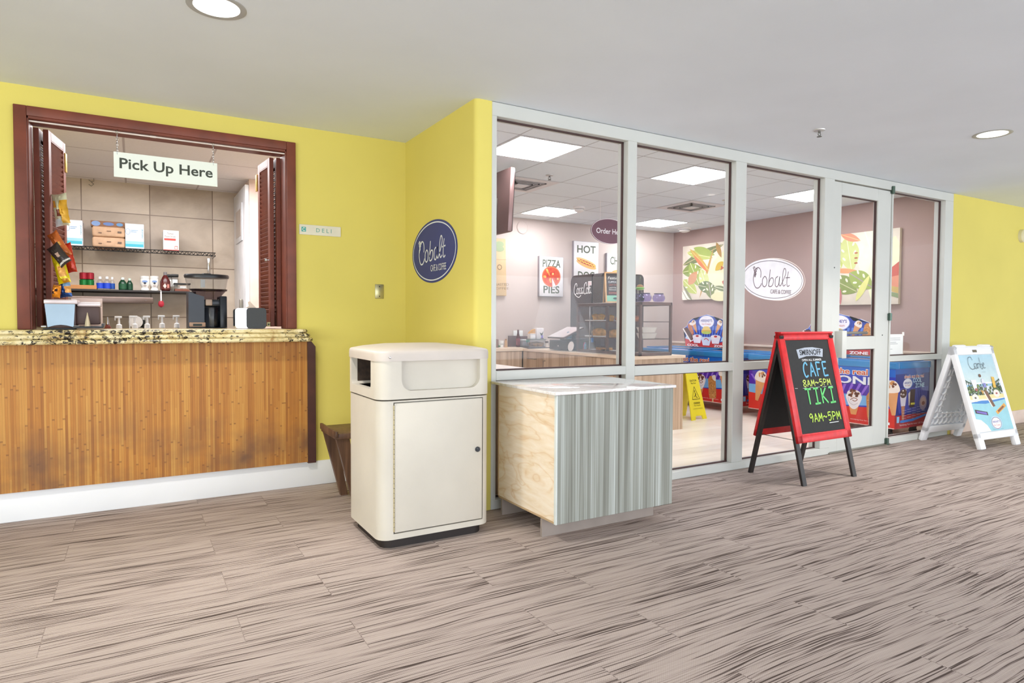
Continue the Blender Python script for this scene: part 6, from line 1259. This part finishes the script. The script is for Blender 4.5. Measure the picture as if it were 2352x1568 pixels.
def freezer(xf, xb, yn, yf, artoff, lb, grp='printed blue ice cream freezers'):
    t = thing('ice_cream_freezer', lb, 'freezer', ((xf+xb)/2, (yn+yf)/2, 0), 0, grp); z0, z1 = .10, .735
    obj('cabinet', B(xf, xb, yn, yf, z0, z1, .008), pm((196, 40, 40), .35, var=.02), t, True)
    bm = NB()
    for q in ((xf-.015, xf+.055, yn-.012, yf+.012), (xb-.055, xb+.012, yn-.012, yf+.012), (xf+.055, xb-.055, yn-.012, yn+.06), (xf+.055, xb-.055, yf-.06, yf+.012)): box(bm, q[0], q[1], q[2], q[3], z1-.045, z1+.02, .008)
    obj('rim', bm, pm((52, 140, 206), .3, var=.03), t, True)
    obj('tub_floor', B(xf+.05, xb-.05, yn+.05, yf-.05, z1+.0, z1+.004), pm((224, 228, 246), .4), t, True)
    bm = NB(); rnd = random.Random(int(yn*10))
    for i in range(12):
        for j in range(3): box(bm, xf+.07+j*.17, xf+.20+j*.17, yn+.08+i*(yf-yn-.2)/12, yn+.18+i*(yf-yn-.2)/12, z1+.004, z1+.012+.006*rnd.random(), .002, 1, mi=rnd.randrange(3))
    o = obj('ice_cream_packs', bm, [pm((232, 200, 220), .4), pm((210, 220, 250), .4), pm((180, 120, 110), .4)], t, True); o['kind'] = 'stuff'
    ym = (yn+yf)/2
    for a, b_, z in ((yn+.05, ym+.04, z1+.022), (ym-.04, yf-.05, z1+.030)):
        g_ = obj('glass_lid', B(xf+.04, xb-.04, a, b_, z, z+.006), M_glass2, t, True); bm = NB()
        for q in ((xf+.03, xf+.05, a, b_), (xb-.05, xb-.03, a, b_), (xf+.05, xb-.05, a, a+.022), (xf+.05, xb-.05, b_-.022, b_)): box(bm, q[0], q[1], q[2], q[3], z-.002, z+.012)
        sub('lid_frame', bm, pm((70, 150, 214), .3), g_, t)
    for x in (xf+.08, xb-.1):
        for y in (yn+.1, yf-.12):
            bm = NB(); cyl(bm, (x-.015, y, .035), (x+.015, y, .035), .035); box(bm, x-.022, x+.022, y-.025, y+.025, .06, .10); obj('caster', bm, M_black, t, True)
    # side print facing into the room
    Lh = yf-yn; A = Art(.0004, .35); zt = z1-.046
    A.rect(0, Lh, .14, zt-z0, (44, 60, 190)); A.rect(0, Lh, zt-z0-.08, zt-z0, (30, 110, 214)); A.poly([(0, .30), (Lh, .30), (Lh, .42), (0, .46)], (80, 40, 170)); rays(A, .02, Lh-.05, .22, .42, Lh*.5, (150, 110, 220), 22)
    A.poly([(0, .20), (Lh*.3, .17), (Lh*.6, .17), (Lh, .22), (Lh, .30), (0, .30)], (120, 180, 236)); A.poly([(0, 0), (Lh, 0), (Lh, .20), (Lh*.7, .17), (Lh*.4, .16), (0, .20)], (214, 44, 36))
    e_ = Lh-artoff
    for dx, dy in ((.004, -.004), (-.004, .004), (.004, .004), (-.004, -.004)): A.text('check out the real', e_-.68+dx, zt-z0-.052+dy, .80, .060, (250, 240, 230), .03)
    A.text('check out the real', e_-.68, zt-z0-.052, .80, .056, (214, 84, 40), .02); A.text('COOL ZONE', e_-.775, zt-z0-.143, 1.20, .088, (40, 40, 140), .045); A.text('COOL ZONE', e_-.78, zt-z0-.138, 1.19, .082, (240, 242, 252), .03)
    sundae(A, e_-.42, .255, .125); nutbar(A, e_-.22, .20, .165, rot=.08); nutbar(A, e_-.62, .24, .14, (206, 110, 80), rot=-.1); cone(A, e_-.03, .33, .15, .1)
    if e_ > 1.3: sundae(A, e_-1.22, .27, .10); nutbar(A, e_-1.04, .2, .14, (96, 56, 44))
    cone(A, e_-.85, .31, .13, -.15); cone(A, .16, .31, .16, -.2); A.text('satisfying fans for over 120 years', e_-.28, .045, .34, .014, (250, 236, 230)); A.rect(e_-.07, e_-.045, .035, .06, (244, 244, 250)); A.rect(0, Lh, 0, .008, (240, 200, 190))
    A.build('side_print', t, FACE_X(xf-.0006, yf, z0), True)
    # poster on the near end
    W = xb-xf; A = Art(.0004, .35); A.rect(0, W, .12, zt-z0, (36, 44, 130)); A.rect(0, W, zt-z0-.05, zt-z0, (34, 90, 176))
    A.poly([(W*.2, .28), (W*.9, .60), (W*.7, .585), (W*.35, .585)], (44, 84, 170)); A.rect(0, W, .0, .13, (176, 44, 48)); rays(A, .01, W-.02, .15, .40, W*.5, (80, 80, 170), 18)
    for dx in (-.003, .003): A.text('check out the real', W*.53, .51+dx, .36, .032, (246, 236, 230), .03)
    A.text('check out the real', W*.53, .51, .36, .028, (206, 96, 60), .02); A.text('COOL', W*.62, .468, .16, .046, (196, 226, 244), .03); A.text('ZONE', W*.70, .415, .17, .046, (196, 226, 244), .03)
    A.ell(W*.34, .44, .085, .052, (150, 160, 210), 28); A.ell(W*.34, .44, .08, .048, (240, 236, 240), 28); A.text("HERSHEY'S", W*.34, .448, .115, .020, (60, 60, 150), .02); A.text('Ice Cream', W*.34, .424, .09, .016, (196, 90, 80))
    A.poly([(W*.12, .34), (W*.32, .34), (W*.28, .22), (W*.16, .22)], (226, 216, 224)); A.poly([(W*.17, .22), (W*.27, .22), (W*.25, .05), (W*.2, .05)], (196, 130, 96)); A.ell(W*.22, .345, W*.10, .045, (90, 60, 50), 16); rnd = random.Random(2)
    for k in range(12): A.ell(W*rnd.uniform(.14, .30), rnd.uniform(.32, .38), .012, .009, rnd.choice([(236, 226, 220), (110, 70, 54)]), 8)
    A.poly([(W*.36, .34), (W*.46, .38), (W*.46, .24), (W*.38, .22)], (226, 210, 200)); A.poly([(W*.42, .38), (W*.56, .38), (W*.54, .20), (W*.40, .20)], (76, 48, 42)); A.rect(W*.44, W*.56, .225, .245, (232, 220, 70))
    for i in range(5):
        for j in range(6): A.rect(W*(.20+.14*j), W*(.31+.14*j), .07+.026*i+.008*j, .073+.026*i+.008*j, (206, 206, 224)) if W*(.31+.14*j) < W*.98 else None
    A.ell(W*.80, .235, .07, .075, (170, 150, 176), 24); A.ell(W*.80, .245, .05, .045, (206, 170, 160), 20); A.ell(W*.81, .23, .03, .02, (150, 90, 76), 14); A.rect(W*.04, W*.11, .06, .12, (150, 206, 240)); A.text('Satisfying Fans for over 120 Years', W*.5, .032, W*.75, .022, (240, 214, 210))
    A.poly([(W*.14, .055), (W*.5, .06), (W*.9, .10), (W*.9, .12), (W*.5, .085), (W*.14, .08)], (70, 130, 210)); A.build('end_print', t, FACE_Y(xf, yn-.0006, z0), True)
    return t
freezer(6.42, 7.04, 3.52, 5.26, .0, 'blue and red ice cream freezer, nearer one, seen through the glass door')
freezer(6.46, 7.08, 5.40, 7.20, .25, 'blue and red ice cream freezer, farther one, seen in the second pane')
def header(yc, zb_, x, lb):
    t = thing('freezer_header_card', lb, 'sign', (x, yc, zb_), 0, 'die cut header cards on the freezers'); h = .44
    out = [(-.40, 0), (.40, 0), (.42, .10), (.44, .14), (.43, .24), (.36, .36), (.26, .40), (.18, .38), (.13, .43), (0, .46), (-.13, .43), (-.19, .38), (-.27, .40), (-.34, .36), (-.38, .29), (-.45, .26), (-.41, .15)]
    bm = NB(); prism(bm, [(-u, v) for u, v in out], .0, .008, axis=0); obj('card', bm, pm((232, 236, 246), .5), t)
    A = Art(.0005, .45); A.poly([(u*.985, v*.99+.001) for u, v in out], (46, 70, 170)); rays(A, -.38, .38, .12, .30, 0, (90, 130, 220), 15); A.poly([(-.40, 0), (.40, 0), (.42, .10), (.2, .06), (0, .12), (-.2, .06), (-.41, .12)], (206, 56, 60)); A.poly([(-.41, .11), (-.25, .08), (-.25, .12), (-.38, .16)], (200, 220, 244)); A.poly([(.25, .08), (.42, .11), (.44, .18), (.28, .14)], (170, 214, 240))
    cone(A, -.23, .30, .085, .45); cone(A, .22, .30, .085, -.45); nutbar(A, -.30, .25, .10, (206, 120, 84), .4); nutbar(A, .34, .25, .12, rot=-.2)
    A.poly([(-.46, .25), (-.42, .27), (-.24, .09), (-.30, .06)], (248, 240, 236)); A.poly([(-.44, .26), (-.36, .27), (-.22, .11), (-.29, .08)], (96, 58, 50))
    A.ell(0, .355, .145, .095, (120, 140, 210), 36); A.ell(0, .355, .135, .086, (246, 242, 248), 36); A.text("HERSHEY'S", 0, .372, .21, .036, (60, 60, 150), .02); A.text('Ice Cream', 0, .325, .16, .030, (196, 80, 70))
    A.poly([(-.09, .20), (.09, .20), (.05, .28), (0, .29), (-.05, .28)], (238, 206, 110), 3); A.ell(0, .2, .085, .02, (200, 220, 120), 20)
    for u in (-.17, .17): A.poly([(u-.09, .14), (u+.09, .14), (u+.06, .05), (u-.06, .05)], (240, 236, 244)); A.ell(u, .145, .09, .028, (248, 240, 240), 20); A.ell(u, .15, .03, .014, (196, 70, 70), 12)
    A.poly([(-.10, .14), (.10, .14), (.06, .02), (-.06, .02)], (214, 226, 244)); A.stroke([(-.04, .1), (0, .12), (.05, .09)], .012, (210, 90, 80)); A.text('COOL', -.25, .018, .22, .034, (248, 240, 240), .04); A.text('ZONE', .25, .018, .22, .034, (248, 240, 240), .04)
    A.build('print', t, FACE_X(-.001, 0, 0)); obj('foot', B(.008, .05, -.06, .06, 0, .06, .004), pm((180, 186, 200), .5), t)
header(6.48, .785, 7.0, 'die cut ice cream header card standing on the farther freezer'); header(4.50, .785, 7.0, 'die cut ice cream header card standing on the nearer freezer, seen through the door')

# ---- wet floor sign
t = thing('wet_floor_sign', 'yellow folding wet floor sign beside the counter end', 'floor sign', (5.66, 5.50, 0), radians(8)); My = pm((240, 222, 50), .4, var=.03)
c1 = at(1590, 858, 1, 5.5); hS = .66; dS = .15
for side in (-1, 1):
    M, Ln = board_frame(0, dS, hS, side); bm = NB()
    prism(bm, [(-.145, 0), (-.075, 0), (-.06, .045), (.06, .045), (.075, 0), (.145, 0), (.10, Ln-.03), (.07, Ln), (-.07, Ln), (-.10, Ln-.03)], -.006, .006, axis=1, M=M)
    cut = NB(); prism(cut, rrect(-.035, .035, Ln-.085, Ln-.045, .016), -.05, .05, axis=1, M=M); bm = boolean(bm, cut); obj('panel', bm, My, t)
    if side < 0:
        A = Art(.0004); kk = (70, 64, 20); A.text('CAUTION', 0, .46, .13, .024, kk, .02); A.text('Wet Floor', 0, .43, .10, .020, kk)
        for P in ([(-.07, .24), (0, .39)], [(0, .39), (.07, .24)], [(.07, .24), (-.07, .24)]): A.stroke(P, .006, kk, 0)
        A.ell(-.005, .335, .009, .009, kk, 12); A.stroke([(-.01, .32), (.01, .30), (.0, .275), (.03, .255)], .008, kk); A.stroke([(.005, .30), (-.02, .275), (-.035, .27)], .006, kk); A.text('CUIDADO', 0, .195, .12, .022, kk, .02); A.text('Piso Mojado', 0, .165, .12, .020, kk); A.stroke([(-.09, .13), (.09, .13)], .003, kk, 0); A.build('print', t, M@Matrix.Translation((0, -.0065, 0)))

# ---- sticker and notice on the storefront glass
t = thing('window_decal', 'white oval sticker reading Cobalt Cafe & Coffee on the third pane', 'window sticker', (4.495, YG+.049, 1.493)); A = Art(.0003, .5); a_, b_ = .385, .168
A.ell(0, 0, a_, b_, (246, 240, 242), 72); A.ring(0, 0, a_*.955, b_*.915, .005, (110, 96, 100), 72); cobalt(A, -.255, -.075, .46, .17, (120, 96, 104), .0075); A.text('CAFE & COFFEE', .09, -.098, .26, .034, (130, 112, 116)); A.build('sticker', t, FACE_Y(0, -.001, 0))
A = Art(.0003, .5); A.ring(.045, .003, a_*.965, b_*1.03, .006, (246, 232, 222), 72); A.build('reflected_ring', t, FACE_Y(0, .006, 0))  # ghost reflection of the sticker's rim, put in as a pale printed ring
t = thing('paper_notice', 'sheet of printed paper taped inside the narrow pane right of the door', 'notice', (6.28, YG+.06, .83)); A = Art(.0003, .8)
obj('sheet', B(-.135, .158, 0, .002, .0, .205), M_paper, t)
for k, (y, w_) in enumerate(((.165, .24), (.148, .24), (.125, .14), (.11, .18), (.06, .05))): A.rect(-.06-w_*.3, -.06+w_*.7, y, y+.006, (190, 190, 190))
A.build('print', t, FACE_Y(0, -.0005, 0)); obj('tape', B(.14, .175, -.001, 0, .19, .225, M=None), pm((238, 232, 224), .4), t); obj('tape', B(.13, .165, -.001, 0, -.004, .02), pm((238, 232, 224), .4), t)
